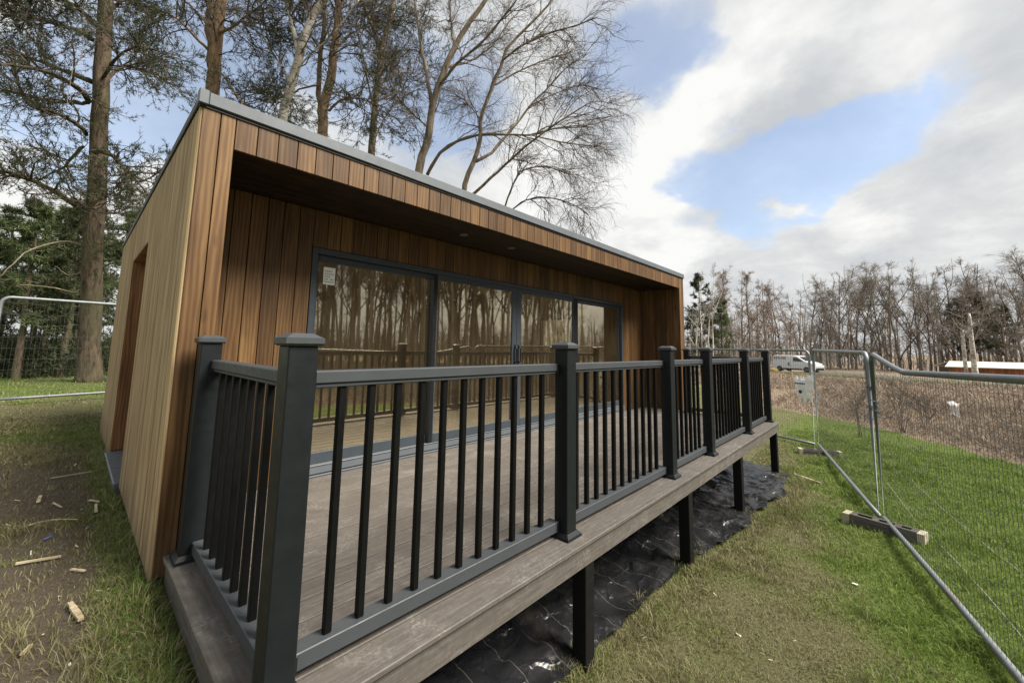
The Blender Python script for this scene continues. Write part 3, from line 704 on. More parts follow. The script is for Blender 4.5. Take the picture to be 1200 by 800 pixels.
# ------------------------------------------------------------------ site fence panels
def fence_panel(label, p0, p1, h, z0, z1, kink=None, corner=(1, 1), sag=0.):
    """tubular panel from p0 to p1 (xy); z0/z1 heights of the bottom ends"""
    p0 = np.array(p0, float); p1 = np.array(p1, float); L = np.hypot(*(p1-p0)); ux, uy = (p1-p0)/L
    root = thing('mesh_fence', label, 'fence panel', (p0[0], p0[1], z0), 'temporary site fence panels')
    W = lambda s, z: np.array([p0[0]+ux*s, p0[1]+uy*s, z])
    zb = lambda s: z0+(z1-z0)*s/L
    r = .0255; rc = .11
    top = []
    def topz(s):
        z = zb(s)+h
        if kink: z -= np.interp(s/L, kink[0], kink[1])
        return z
    pts = [W(0, zb(0))]; pts.append(W(0, topz(0)-rc))
    for a in np.linspace(0, math.pi/2, 6)[1:]: pts.append(W(rc-rc*math.cos(a), topz(rc)-rc+rc*math.sin(a)))
    for f in np.linspace(0, 1, 14)[1:-1]: s = rc+f*(L-2*rc); pts.append(W(s, topz(s)))
    for a in np.linspace(math.pi/2, 0, 6): pts.append(W(L-rc+rc*math.cos(a), topz(L-rc)-rc+rc*math.sin(a)))
    pts.append(W(L, zb(L)))
    m = MB(); m.tubes(np.array(pts), np.full(len(pts), r), 10)
    bz = lambda s: zb(s)+.10-sag*math.sin(math.pi*s/L)
    m.tubes(np.array([W(s, bz(s)) for s in np.linspace(0, L, 9)]), np.full(9, r*.92), 10)
    m.build('tube_frame', M['steel'], root, True)
    m = MB(); n = int(L/.05); ss = np.linspace(.03, L-.03, n)
    V = np.array([[W(s, bz(s)), W(s, (bz(s)+topz(s))/2), W(s, topz(s))] for s in ss]); m.tubes(V, np.full(V.shape[:2], .0011), 4, False)
    nh = 9; sv = np.linspace(0, L, 15)
    V = np.array([[W(s, bz(s)+(topz(s)-bz(s))*(k+.5)/nh+.01*math.sin(s*2+k)) for s in sv] for k in range(nh)]); m.tubes(V, np.full(V.shape[:2], .0013), 4, False)
    m.build('wire_mesh', M['wire'], root)
    return root
zB0, zB1 = ghs(9.8, -1.956), ghs(5.93, -2.893)
B0 = hit(960, 526, 2, -.78); B1 = hit(1031, 613, 2, -.78); A1 = hit(955, 525, 2, -.78)
dirA = np.array(hit(909, 510, 2, -.70)[:2]-A1[:2]); dirA /= np.hypot(*dirA)
A0 = A1[:2]+dirA*3.3
fence_panel('middle mesh fence panel on the right, bare, between two grey feet', B0[:2], B1[:2], 1.93, -.80, -.80, ([0, .25, 1], [-.01, .0, .03]))
C0 = hit(1037, 616, 2, -.78); cd = np.array([3.40, -3.50])-C0[:2]; C1 = C0[:2]+cd/np.hypot(*cd)*3.4
fence_panel('nearest mesh fence panel at the right edge with bent top tube', C0[:2], C1, 1.89, -.80, -.80, ([0, .06, .30, 1], [-.02, .03, .165, .105]), sag=-.02)
fence_panel('mesh fence panel carrying the white bag, beyond the far end of the deck', A0, A1[:2], 1.93, -.80, -.80)
A2 = A0+np.array([-.05, .12]); dA2 = np.array([dirA[0]*.25-.55, 1.]); dA2 /= np.hypot(*dA2)
fence_panel('farthest mesh fence panel on the right, running behind the room', A2+dA2*3.3, A2, 1.93, -.78, -.80)
lf1 = hit(133, 358, 1, 7.6); lf0 = hit(2, 350, 1, 7.5)
u_ = (lf1-lf0)[:2]; u_ /= np.hypot(*u_)
fence_panel('mesh fence panel on the left behind the room, in front of the big pine', lf0[:2], lf0[:2]+u_*3.2, 1.75, .01, .06, ([0, 1], [-.01, .05]))
fence_panel('left-hand mesh fence panel cut off by the edge of the photo', lf0[:2]-u_*3.28, lf0[:2]-u_*.06, 1.73, .0, .01)
def fence_foot(label, c, ang, z):
    root = thing('ballast_block', label, 'fence foot', (c[0], c[1], z), 'fence feet')
    ca, sa = math.cos(ang), math.sin(ang)
    def hx(m, a0, a1, w0, w1, z0, z1, tw=.8):
        P = []
        for zz, k in ((z0, 1.), (z1, tw)):
            for a, b in ((a0, w0*k), (a1, w0*k), (a1, w1*k), (a0, w1*k)): P.append((c[0]+ca*a-sa*b, c[1]+sa*a+ca*b, z+zz))
        m.hexa(P)
    m = MB(); hx(m, -.27, .27, -.10, .10, -.01, .055); hx(m, -.27, .27, -.085, -.045, .0555, .10); hx(m, -.27, .27, .045, .085, .0555, .10)
    for k in (-.27, -.09, .09, .22): hx(m, k, k+.05, -.044, .044, .056, .098)
    m.build('base', M['block'], root)
    for s in (-1, 1):
        m = MB(); hx(m, min(s*.271, s*.335), max(s*.271, s*.325), -.085, .085, -.01, .095, .85); m.build('end_cap', M['block_end'], root)
    return root
fdir = (B1-B0)[:2]; fang = math.atan2(fdir[1], fdir[0])+math.pi/2
p = ghit(1036, 622); g0 = ghit(990, 608); g1 = ghit(1080, 632)
fence_foot('dark fence foot with pale ends under the joint of the two nearest right panels', p[:2], math.atan2(*(g1-g0)[:2][::-1]), p[2])
p2 = ghit(961, 533); fence_foot('dark fence foot with a yellow end, under the white bag', p2[:2], fang+.15, p2[2])
# clips joining the panels
def clip(label, c, d):
    root = thing('tube_coupler', label, 'fence clip', tuple(c), 'fence clips')
    d = np.array([*d, 0.]); d /= np.linalg.norm(d); n = np.array([-d[1], d[0], 0])
    m = MB(); 
    for s in (-1, 1):
        P = [c-d*.05+n*s*.026, c+d*.05+n*s*.026]; 
        a, b = P; m.hexa([a+n*-.004+[0, 0, -.02], b+n*-.004+[0, 0, -.02], b+n*.004+[0, 0, -.02], a+n*.004+[0, 0, -.02], a+n*-.004+[0, 0, .02], b+n*-.004+[0, 0, .02], b+n*.004+[0, 0, .02], a+n*.004+[0, 0, .02]])
    m.build('plate', M['clamp'], root)
    m = MB(); m.bar(c-n*.05, c+n*.05, .007, 8); m.bar(c+n*.03, c+n*.042, .014, 6); m.build('bolt', M['steel'], root)
mid = (B1+C0)/2
clip('steel clip joining the two nearest right panels, upper of the two', np.array([mid[0], mid[1], .72]), fdir)
clip('blue steel clip low on the joint of the two nearest right panels', np.array([mid[0], mid[1], .50]), fdir)
m = MB(); th = np.linspace(0, 5*math.pi, 40); hh = np.linspace(.62, .36, 40)
m.tubes(np.stack([mid[0]+.055*np.cos(th), mid[1]+.055*np.sin(th), hh], 1), np.full(40, .005), 5); m.tubes(np.array([(mid[0]+.05, mid[1], .40), (mid[0]-.0, mid[1]-.09, .37), (mid[0]-.12, mid[1]-.16, .42)]), np.full(3, .005), 5)
tag(m.build('tie_rope', M['clamp'], loc=(mid[0], mid[1], .36)), 'blue rope wound round the two nearest fence posts', 'rope')
# cables lying on the grass behind the nearest panel
M['wire_pale'] = paint('pale_wire', (.38, .38, .35), .5, .3)
def cable(label, pts, r=.006):
    P = np.array([ghit(u, v)+[0, 0, .03] for u, v in pts]); t = np.linspace(0, len(P)-1, len(P)*5); P2 = np.stack([np.interp(t, np.arange(len(P)), P[:, k]) for k in range(3)], 1)
    m = MB(); m.tubes(P2, np.full(len(P2), r), 5); tag(m.build('guy_wire', M['wire_pale'], loc=P[0]), label, 'wire')
cable('thin pale wire running across the lawn behind the nearest fence panel, lower one', [(1040, 568), (1075, 615), (1120, 660), (1160, 705), (1199, 752)], .0022)
cable('thin pale wire running across the lawn behind the nearest fence panel, upper one', [(1042, 533), (1075, 572), (1120, 612), (1165, 650), (1199, 676)], .0022)
# bag on the fence
bp = atd(946, 452, 7.2); bd = np.array([dirA[0], dirA[1], 0]); bn = np.cross(bd, [0, 0, 1])
bc = np.array([A1[0], A1[1], 0])+bd*.10; bc[2] = .38
bag = thing('carrier_bag', 'white plastic bag hung on the mesh fence beyond the deck', 'bag', tuple(bc))
n1, n2 = 22, 22; uu, vv = np.meshgrid(np.linspace(-1, 1, n1), np.linspace(-1, 1, n2), indexing='ij')
wdt = .20*(1-.30*(1-vv)*.5); topj = np.where(vv > .8, -.07*np.abs(np.sin(uu*5.2+.6))+.14*np.clip(uu, 0, 1)**2, 0)-np.where(vv < -.85, .04*np.sin(uu*8), 0)
for s in (1,):
    V = []
    for side in (-1, 1):
        dep = side*(.05*(1-uu**4)*(1-.5*vv*vv)*(1+.5*np.sin(uu*7+vv*3)*.5))+(fbm(uu*3+5, vv*3+side, 51)-.5)*.05
        V.append(bc[None, None]+bd[None, None]*(-uu*wdt)[..., None]+bn[None, None]*(dep-.06)[..., None]+np.array([0, 0, 1.])[None, None]*(vv*.24+topj-.03*(1-uu*uu)*(vv < -.8))[..., None])
    m = MB(); ii = np.arange(n1*n2).reshape(n1, n2); q = np.stack([ii[:-1, :-1], ii[1:, :-1], ii[1:, 1:], ii[:-1, 1:]], -1).reshape(-1, 4)
    m.add(V[0].reshape(-1, 3), q); m.add(V[1].reshape(-1, 3), q[:, ::-1])
    M['bag_white'] = paint('white_polythene_bag', (.88, .88, .90), .4, .5, .05)
    m.build('bag_body', M['bag_white'], bag, True)
def bagp(u, v, off): return bc+bd*(-u*.2)+np.array([0, 0, 1.])*v*.24+bn*off
vis = -1 if np.dot(bn, CAM-bc) < 0 else 1
m = MB()
for k in range(6):
    u0 = -.48+k*.17; a = [bagp(u0*vis, .30, -.06+vis*.105), bagp((u0+.12)*vis, .30, -.06+vis*.105), bagp((u0+.12)*vis, .44, -.06+vis*.105), bagp(u0*vis, .44, -.06+vis*.105)]
    m.hexa([*[p_ for p_ in a], *[p_+bn*vis*.003 for p_ in a]])
m.build('bag_lettering', M['ink'], bag)
m = MB(); aa = np.arange(14)/14*2*math.pi; cp = bagp(0, -.30, -.06+vis*.11); m.tubes(np.array([cp, cp+bn*vis*.003]), np.array([.035, .035]), 14); m.build('bag_emblem', M['ink'], bag)

# ------------------------------------------------------------------ scraps on the ground
def plank(name, label, cat, a, b, w, th, mat, lift=.008, grp=None, seg=None, bend=0.):
    pa, pb = ghit(*a), ghit(*b); L = np.linalg.norm(pb-pa); n = 7; t = np.linspace(0, 1, n)
    P = pa+(pb-pa)*t[:, None]; P[:, 2] = gh(P[:, 0], P[:, 1])+lift+.01*rng.random(); d = (pb-pa)/L; s = np.array([-d[1], d[0], 0])
    P = P+s*(bend*np.sin(math.pi*t))[:, None]
    if bend == 0: P[:, 2] = np.linspace(P[0, 2], P[-1, 2], n)+.004
    P[:, 2] -= .004; m = MB(); th *= .7; ww = w*.68*(1+.5*(rng.random(n)-.5)); V = []
    for i in range(n): V += [P[i]-s*ww[i]/2, P[i]+s*ww[i]/2, P[i]+s*ww[i]/2+[0, 0, th], P[i]-s*ww[i]/2+[0, 0, th]]
    q = []
    for i in range(n-1):
        for j in range(4): q.append((i*4+j, i*4+(j+1) % 4, (i+1)*4+(j+1) % 4, (i+1)*4+j))
    q += [(0, 3, 2, 1), ((n-1)*4, (n-1)*4+1, (n-1)*4+2, (n-1)*4+3)]
    m.add(V, q); return tag(m.build(name, mat, loc=pa), label, cat, grp)
G1 = 'wood offcuts on the muddy grass'
plank('wood_offcut', 'long pale split stick on the grass nearest the house step', 'offcut', (59, 562), (113, 553), .022, .012, M['cut_wood'], grp=G1)
plank('wood_offcut', 'curved pale bark strip lying on the mud', 'offcut', (22, 622), (90, 611), .018, .008, M['cut_wood'], grp=G1, bend=.07)
plank('wood_offcut', 'straight thin tan batten near the left edge', 'offcut', (18, 664), (71, 656), .020, .014, M['cut_wood'], grp=G1)
plank('wood_offcut', 'short thick block-like tan piece on the bare soil', 'offcut', (81, 712), (94, 732), .030, .016, M['cut_wood'], grp=G1)
plank('wood_offcut', 'small squarish pale piece on the mud above the curved strip', 'offcut', (44, 592), (47, 584), .028, .010, M['cut_wood'], grp=G1)
plank('wood_offcut', 'short pale crosspiece lying level by the green strip, above another piece', 'offcut', (104, 589), (116, 591), .022, .010, M['cut_wood'], grp=G1)
plank('wood_offcut', 'short pale piece below the crosspiece by the green strip', 'offcut', (112, 594), (112, 603), .024, .010, M['cut_wood'], grp=G1)
plank('wood_offcut', 'flat tan slip of wood on grass right of the batten', 'offcut', (83, 670), (99, 672), .020, .010, M['cut_wood'], grp=G1)
plank('wood_offcut', 'faint weathered stick farther up the slope', 'offcut', (29, 546), (60, 541), .020, .010, M['cut_wood'], grp=G1)
plank('wood_offcut', 'grey-tan splinter half sunk in the mud', 'offcut', (62, 592), (72, 597), .016, .008, M['cut_wood'], grp=G1)
plank('wood_offcut', 'thin splinter beside the bare soil at the bottom', 'offcut', (25, 772), (36, 761), .018, .010, M['cut_wood'], grp=G1)
plank('wood_offcut', 'pale curl of wood close to the deck corner', 'offcut', (141, 748), (157, 749), .014, .008, M['cut_wood'], grp=G1)
plank('wood_offcut', 'tan stick on worn grass beyond the far deck post', 'offcut', (931, 557), (962, 568), .03, .02, M['cut_wood'])
plank('plastic_scrap', 'scrap of blue plastic on the muddy grass', 'scrap', (52, 635), (60, 631), .02, .006, M['blue_scrap'])
plank('paper_scrap', 'white scrap of paper on the green lawn by the nearest fence', 'scrap', (999, 685), (1005, 687), .03, .006, M['paper'])
chips = []
def chipobj(p, l, w, a):
    m = MB(); ca, sa = math.cos(a), math.sin(a); V = []
    for zz in (.0, .008):
        for x, y in ((-l, -w), (l, -w*.6), (l*.8, w), (-l*.9, w*.8)): V.append((p[0]+ca*x-sa*y, p[1]+sa*x+ca*y, p[2]+.004+zz*.6+.008*x/l))
    m.hexa(V); return m.build('wood_chip', M['chip_wood'], loc=p)
LW = 'small pale wood chip on the trodden grass left of the room'
for u, v in [(101, 620), (138, 606), (132, 618), (113, 656), (134, 665), (117, 693), (144, 650), (160, 648), (157, 640), (36, 649), (90, 641), (126, 692), (50, 746), (82, 782), (133, 738), (152, 760), (20, 587), (95, 598), (10, 616), (125, 562), (140, 556), (88, 545), (70, 700)]:
    tag(chipobj(ghit(u, v), .006+.013*rng.random(), .003+.004*rng.random(), rng.random()*6), LW, 'wood chip', 'wood chips left of the room')
LW2 = 'small pale wood chip or leaf on the worn grass right of the deck'
for u, v in [(903, 694), (930, 752), (902, 774), (926, 592), (812, 698), (866, 745), (838, 697), (1020, 760), (958, 610), (755, 748)]:
    tag(chipobj(ghit(u, v), .008+.010*rng.random(), .004+.005*rng.random(), rng.random()*6), LW2, 'wood chip', 'chips right of the deck')
# ------------------------------------------------------------------ trees
def unit(v): return v/(np.linalg.norm(v, axis=-1, keepdims=True)+1e-12)
def children(P, Rr, n, t0, t1, ang, length, r0, r1, S, wig, trop, r, flat=0.):
    """batch of n child branches per parent; length is a function of (t, parent length)"""
    Mn, Sp, _ = P.shape; par = np.repeat(np.arange(Mn), n); K = len(par)
    t = r.uniform(t0, t1, K); f = t*(Sp-1); i = np.minimum(f.astype(int), Sp-2); w = (f-i)[:, None]
    p = P[par, i]*(1-w)+P[par, i+1]*w; T = unit(P[par, i+1]-P[par, i]); pr = Rr[par, i]*(1-w[:, 0])+Rr[par, i+1]*w[:, 0]
    rv = r.normal(size=(K, 3)); rv[:, 2] *= (1-flat); perp = unit(rv-(rv*T).sum(1, keepdims=True)*T)
    a = R(1)*r.uniform(ang[0], ang[1], K)[:, None]; d = unit(T*np.cos(a)+perp*np.sin(a))
    pl = np.linalg.norm(np.diff(P, axis=1), axis=2).sum(1)[par]; L = length(t, pl)*r.uniform(.65, 1.25, K)
    out = np.empty((K, S, 3)); out[:, 0] = p; st_ = (L/(S-1))[:, None]
    tv = np.array(trop)[None]
    for k in range(1, S):
        out[:, k] = out[:, k-1]+d*st_; d = unit(d+r.normal(size=(K, 3))*wig+tv*(k/(S-1)))
    s = np.linspace(0, 1, S)[None]; ra = np.minimum(pr*.75, r0)[:, None]*(1-s)+np.minimum(r1, pr*.6)[:, None]*s
    return out, ra
def poly(pts, S, r0, r1, wig=0., r=None):
    P = np.array(pts, float); t = np.linspace(0, len(P)-1, S)
    # smooth (Catmull-Rom) resampling
    i = np.clip(t.astype(int), 0, len(P)-2); u = (t-i)[:, None]; a = P[np.maximum(i-1, 0)]; b = P[i]; c = P[i+1]; d = P[np.minimum(i+2, len(P)-1)]
    Q = .5*((2*b)+(-a+c)*u+(2*a-5*b+4*c-d)*u**2+(-a+3*b-3*c+d)*u**3)
    if wig: Q = Q+r.normal(size=Q.shape)*wig
    return Q[None], np.linspace(r0, r1, S)[None]
def needles(m, P, per, ln, wd, r, spread=.9, t0=.35):
    Mn, S, _ = P.shape; par = np.repeat(np.arange(Mn), per); K = len(par); f = r.uniform(t0, 1, K)*(S-1); i = np.minimum(f.astype(int), S-2); w = (f-i)[:, None]
    p = P[par, i]*(1-w)+P[par, i+1]*w; T = unit(P[par, i+1]-P[par, i]); d = unit(T*.5+r.normal(size=(K, 3))*spread*.6+np.array([0, 0, .12])); L = ln*r.uniform(.6, 1.2, K)[:, None]
    s = unit(np.cross(d, r.normal(size=(K, 3))))*wd
    V = np.stack([p-s, p+s, p+d*L], 1).reshape(-1, 3); m.add(V, None, np.arange(K*3).reshape(-1, 3))
def up_world(*pts, d): return [atd(u, v, d if not isinstance(d, (list, tuple)) else d[k]) for k, (u, v) in enumerate(pts)]

def hero_tree(name, label, cat, trunk, r0, r1, barkm, limbs, specs, twigm, needle=None, seed=1, S=26, group=None, limb_bark=None):
    """trunk: world points; limbs: list of (points, r0, r1); specs: list of child levels"""
    r = np.random.default_rng(seed); base = np.array(trunk[0])
    root = thing(name, label, cat, tuple(base), group)
    P, Ra = poly(trunk, S, r0, r1, r0*.05, r)
    m = MB(); fl = np.ones(S); fl[:3] = (1.45, 1.15, 1.03); m.tubes(P, Ra*fl[None], 14)
    lv = [(P, Ra)]; lim = []
    for pts, a, b in limbs:
        q, ra = poly(pts, 16, a, b, a*.25, r); m.tubes(q, ra, 8); lim.append((q, ra))
    m.build('trunk', barkm, root, True)
    if lim:
        LP = np.concatenate([q for q, _ in lim]); LR = np.concatenate([a for _, a in lim])
    mc = MB(); cur = None; last = None
    for k, sp in enumerate(specs):
        src = sp.get('src', 'prev')
        if src == 'trunk': PP, RR = P, Ra
        elif src == 'limbs': PP, RR = LP, LR
        elif src == 'both':
            # resample trunk to limb length
            q = P[:, np.linspace(0, S-1, 16).astype(int)]; PP = np.concatenate([q, LP]) if lim else q; RR = np.concatenate([Ra[:, np.linspace(0, S-1, 16).astype(int)], LR]) if lim else Ra[:, np.linspace(0, S-1, 16).astype(int)]
        else: PP, RR = last
        last = children(PP, RR, sp['n'], sp.get('t0', .2), sp.get('t1', 1.), sp['ang'], sp['len'], sp['r0'], sp['r1'], sp['S'], sp['wig'], sp['trop'], r, sp.get('flat', 0))
        if k == 0 and sp.get('mix'):   # keep limbs together with the new level
            q = LP[:, np.linspace(0, 15, sp['S']).astype(int)]; last = (np.concatenate([last[0], q]), np.concatenate([last[1], LR[:, np.linspace(0, 15, sp['S']).astype(int)]]))
        mc.tubes(*last, sp.get('k', 3), False)
    cr = mc.build('crown', twigm, root, False)
    if needle:
        mn = MB(); needles(mn, last[0], needle['per'], needle['ln'], needle['wd'], r, needle.get('spread', .9), needle.get('t0', .3)); mn.build('needles', needle['mat'], cr)
    return root
cl = lambda k: (lambda t, pl: np.full(len(t), k))
rel = lambda k, tip=.4: (lambda t, pl: pl*k*(1-(1-tip)*t))

# the big pine left of the room
D1 = 9.5
base = ghit(106, 447)
D1 = float(np.dot(base-CAM, FW)); print('pine depth', D1, base)
W1 = lambda u, v, dd=0.: atd(u, v, D1+dd)
tr = [W1(105, 452), W1(105, 400), W1(108, 330), W1(112, 250), W1(116, 160), W1(120, 70), W1(124, -20), W1(127, -160), W1(131, -330)]
L_ = lambda *p, r0=.05, r1=.012: ([W1(*q) for q in p], r0, r1)
limbs = [L_((97, 248), (75, 232, -.3), (50, 217, -.8), (25, 208, -1.2), (-10, 200, -1.5), (-60, 215, -1.8), r0=.07),
    L_((104, 118), (92, 104, -.3), (70, 90, -.7), (40, 82, -1.1), (0, 75, -1.6), (-50, 80, -2), r0=.06),
    L_((108, 96), (90, 88, .2), (60, 78, .5), (30, 68, .8), (0, 63, 1.1), (-50, 60, 1.4), r0=.055),
    L_((110, 48), (90, 36, -.3), (70, 30, -.6), (40, 22, -.9), (0, 16, -1.2), r0=.05),
    L_((110, 30), (100, 16, -.2), (85, 5, -.5), (60, -5, -.8), (20, -15, -1), r0=.05),
    L_((103, 121), (85, 119, .4), (60, 120, .8), (35, 112, 1.2), (0, 106, 1.5), r0=.04),
    L_((102, 158), (95, 150, -.2), (78, 138, -.5), (60, 131, -.8), (32, 122, -1.0), (20, 95, -1.1), (14, 70, -1.2), r0=.045),
    L_((108, 178, -.3), (122, 178, -.6), (140, 190, -.8), (152, 204, -.9), (163, 216, -1.), (175, 230, -1.1), r0=.05),
    L_((97, 172), (85, 185, .2), (76, 196, .5), (62, 202, .8), (40, 215, 1.1), r0=.03),
    L_((98, 240), (80, 233, .3), (95, 238, -.3), (115, 249, -.6), (140, 250, -.8), (165, 253, -.9), r0=.025),
    L_((118, 110), (128, 88, .3), (150, 78, .6), (175, 85, .8), (198, 95, 1.), r0=.04),
    L_((119, 95), (135, 70, -.5), (160, 55, -1), (185, 60, -1.3), r0=.035),
    L_((122, 15), (140, 4, .2), (160, -8, .5), (190, -20, .8), r0=.04),
    L_((124, -40), (90, -70, -.5), (40, -80, -1), (-20, -70, -1.4), r0=.05), L_((125, -60), (160, -90, .5), (210, -95, 1), (260, -80, 1.4), r0=.05),
    L_((127, -150), (90, -190, .5), (30, -200, .9), r0=.05), L_((128, -180), (170, -220, -.5), (230, -230, -.9), r0=.05)]
big = hero_tree('pine_tree', 'big pine with a thick bare brown trunk on the left behind the mesh fence', 'tree', tr, .215, .10, M['pine_bark'], limbs,
    [dict(src='limbs', n=13, t0=.22, ang=(25, 75), len=rel(.42, .5), r0=.022, r1=.006, S=7, wig=.22, trop=(0, 0, .03), k=4, mix=True),
     dict(n=8, t0=.25, ang=(25, 65), len=cl(.55), r0=.009, r1=.0035, S=5, wig=.22, trop=(0, 0, .05)),
     dict(n=3, t0=.3, ang=(25, 60), len=cl(.22), r0=.004, r1=.002, S=3, wig=.2, trop=(0, 0, .1))],
    M['dark_bark'], dict(per=14, ln=.095, wd=.0060, mat=M['needles'], t0=.1), seed=11)
M['dead_wood'] = bark('bleached_dead_wood', (.22, .18, .13), (.42, .36, .28), 9, .3, .3)
for pts, a in (([(97, 287), (75, 283, -.2), (50, 288, -.5), (30, 296, -.8), (12, 312, -1.), (0, 325, -1.1)], .022), ([(97, 346), (85, 342, -.1), (60, 337, -.4), (35, 334, -.7), (18, 335, -.9)], .020), ([(97, 318), (80, 322, .2), (66, 312, .3)], .012), ([(125, 137), (132, 130), (134, 120), (138, 112)], .012), ([(98, 18, -.6), (97, 60, -.7), (84, 88, -.7), (78, 125, -.8)], .010)):
    m = MB(); q, ra = poly([W1(*p_) for p_ in pts], 14, a, a*.4, .006, rng); m.tubes(q, ra, 6); m.build('dead_branch', M['dead_wood'], big, True)

PINE = [dict(src='both', n=20, t0=.38, ang=(40, 85), len=lambda t, pl: np.full(len(t), 1.5)*(1.25-.5*t), r0=.03, r1=.008, S=8, wig=.22, trop=(0, 0, .02), k=4),
    dict(n=8, t0=.3, ang=(25, 65), len=cl(.62), r0=.010, r1=.004, S=5, wig=.22, trop=(0, 0, .06)),
    dict(n=3, t0=.3, ang=(25, 60), len=cl(.24), r0=.004, r1=.002, S=3, wig=.2, trop=(0, 0, .1))]
def down(p): return np.array([p[0], p[1], ghs(p[0], p[1])-.1])
def trunk_from(px, d):
    pts = [atd(u, v, d) for u, v in px]; b = pts[0]; foot = np.array([b[0]-(pts[1][0]-b[0])*.25, b[1]-(pts[1][1]-b[1])*.25, 0]); foot[2] = ghs(foot[0], foot[1])-.1
    mid_ = (foot+b)/2; return [foot, mid_]+pts
def lim(d, *p, r0=.05, r1=.012): return ([atd(q[0], q[1], d+(q[2] if len(q) > 2 else 0)) for q in p], r0, r1)
hero_tree('pine_tree', 'orange-brown pine trunk rising behind the front left roof corner', 'tree', trunk_from([(248, 120), (252, 60), (258, 10), (264, -60), (268, -200), (272, -340)], 13), .23, .10, M['pine_bark_red'],
    [lim(13, (248, 80), (246, 40, .2), (246, 0, .3), (244, -60, .4), (236, -200, .4), r0=.12, r1=.05), lim(13, (256, 40), (275, 30, -.4), (300, 10, -.8), (325, -10, -1.2)), lim(13, (246, 60), (225, 40, -.4), (205, 20, -.8), (180, 10, -1.)),
     lim(13, (252, 80), (262, 90, -.5), (280, 115, -.9), (293, 128, -1.2), (318, 138, -1.5), r0=.04), lim(13, (246, 30), (215, 0, .5), (190, -20, 1.))], PINE, M['dark_bark'], dict(per=13, ln=.115, wd=.0066, mat=M['needles'], t0=.1), seed=21)
hero_tree('birch_tree', 'white-barked birch leaning right above the roof', 'tree', trunk_from([(330, 150), (340, 105), (352, 60), (366, 20), (384, -10), (400, -60), (415, -160), (425, -260)], 12), .155, .05, M['birch_bark'],
    [lim(12, (350, 65), (342, 30, .2), (336, 0, .4), (330, -60, .5), (320, -160, .6), r0=.07, r1=.025), lim(12, (342, 100), (328, 75, .3), (310, 45, .5), (298, 10, .8), r0=.04), lim(12, (335, 130), (350, 80, -.5), (390, 40, -.9), (420, 0, -1.2), r0=.03)],
    [dict(src='both', n=12, t0=.3, ang=(25, 60), len=lambda t, pl: np.full(len(t), 1.5), r0=.022, r1=.006, S=8, wig=.2, trop=(0, 0, -.02), k=4), dict(n=7, t0=.2, ang=(20, 55), len=cl(.75), r0=.007, r1=.0035, S=6, wig=.2, trop=(0, 0, -.18)), dict(n=5, t0=.2, ang=(20, 50), len=cl(.40), r0=.003, r1=.0018, S=5, wig=.2, trop=(0, 0, -.4))],
    M['twig'], seed=22)
hero_tree('pine_tree', 'forked orange pine right of the white-barked birch', 'tree', trunk_from([(378, 160), (379, 128), (388, 90), (392, 55), (396, 20), (399, -40), (402, -160), (404, -300)], 12.5), .17, .07, M['pine_bark_red'],
    [lim(12.5, (378, 140), (373, 110, .2), (376, 60, .3), (380, 20, .4), (382, -40, .4), (378, -150, .5), r0=.09, r1=.04), lim(12.5, (385, 130, -.1), (396, 120, -.5), (412, 115, -.8), (430, 118, -1.), (448, 125, -1.3), r0=.04), lim(12.5, (392, 60), (412, 40, .3), (440, 30, .6), (470, 35, 1.), r0=.04), lim(12.5, (376, 60), (355, 30, .5), (330, 10, .9), r0=.04), lim(12.5, (374, 100), (350, 105, .4), (330, 120, .7), (305, 118, 1.1), r0=.03)],
    PINE, M['dark_bark'], dict(per=13, ln=.115, wd=.0066, mat=M['needles'], t0=.1), seed=23)
hero_tree('pine_tree', 'slender tan pine above the middle of the fascia', 'tree', trunk_from([(435, 185), (439, 130), (444, 85), (447, 55), (458, 20), (464, -20), (470, -120), (474, -240)], 12.5), .125, .05, M['brown_bark'],
    [lim(12.5, (446, 58), (436, 30, .2), (424, 5, .4), (410, -30, .6), r0=.06, r1=.025), lim(12.5, (438, 130), (428, 80, -.4), (420, 40, -.7), (415, 0, -1.), r0=.03), lim(12.5, (440, 110), (455, 90, .4), (475, 85, .8), (500, 88, 1.2), r0=.03), lim(12.5, (436, 170), (450, 140, .4), (470, 110, .8), (480, 80, 1.1), r0=.03)],
    [dict(PINE[0], n=13), PINE[1], PINE[2]], M['dark_bark'], dict(per=12, ln=.11, wd=.0062, mat=M['needles'], t0=.25), seed=24)
BIRCH = [dict(src='both', n=13, t0=.25, ang=(22, 55), len=lambda t, pl: np.clip(pl*.27, .5, 1.15), r0=.018, r1=.006, S=8, wig=.18, trop=(0, 0, .0), k=4, mix=True),
    dict(n=7, t0=.15, ang=(20, 55), len=cl(.60), r0=.006, r1=.0028, S=6, wig=.2, trop=(0, 0, -.16)), dict(n=6, t0=.15, ang=(18, 50), len=cl(.36), r0=.0028, r1=.0017, S=5, wig=.18, trop=(0, 0, -.45))]
hero_tree('birch_tree', 'brown-stemmed birch with a curving fork over the middle of the roof', 'tree', trunk_from([(490, 205), (501, 165), (508, 120), (520, 85), (533, 55), (548, 30), (566, 5), (590, -40), (610, -120)], 11.5), .135, .04, M['brown_bark'],
    [lim(11.5, (507, 122), (500, 85, .2), (493, 50, .4), (488, 15, .6), (480, -40, .8), r0=.06, r1=.02), lim(11.5, (515, 100), (535, 75, -.4), (565, 50, -.8), (598, 10, -1.2), (620, -30, -1.4), r0=.045), lim(11.5, (524, 78), (550, 72, .5), (575, 55, .9), (600, 20, 1.2), r0=.035), lim(11.5, (503, 150), (490, 140, -.3), (470, 120, -.6), (455, 95, -.9), r0=.03), lim(11.5, (533, 55), (528, 20, .4), (526, -30, .6), r0=.04)],
    BIRCH, M['twig'], seed=25)
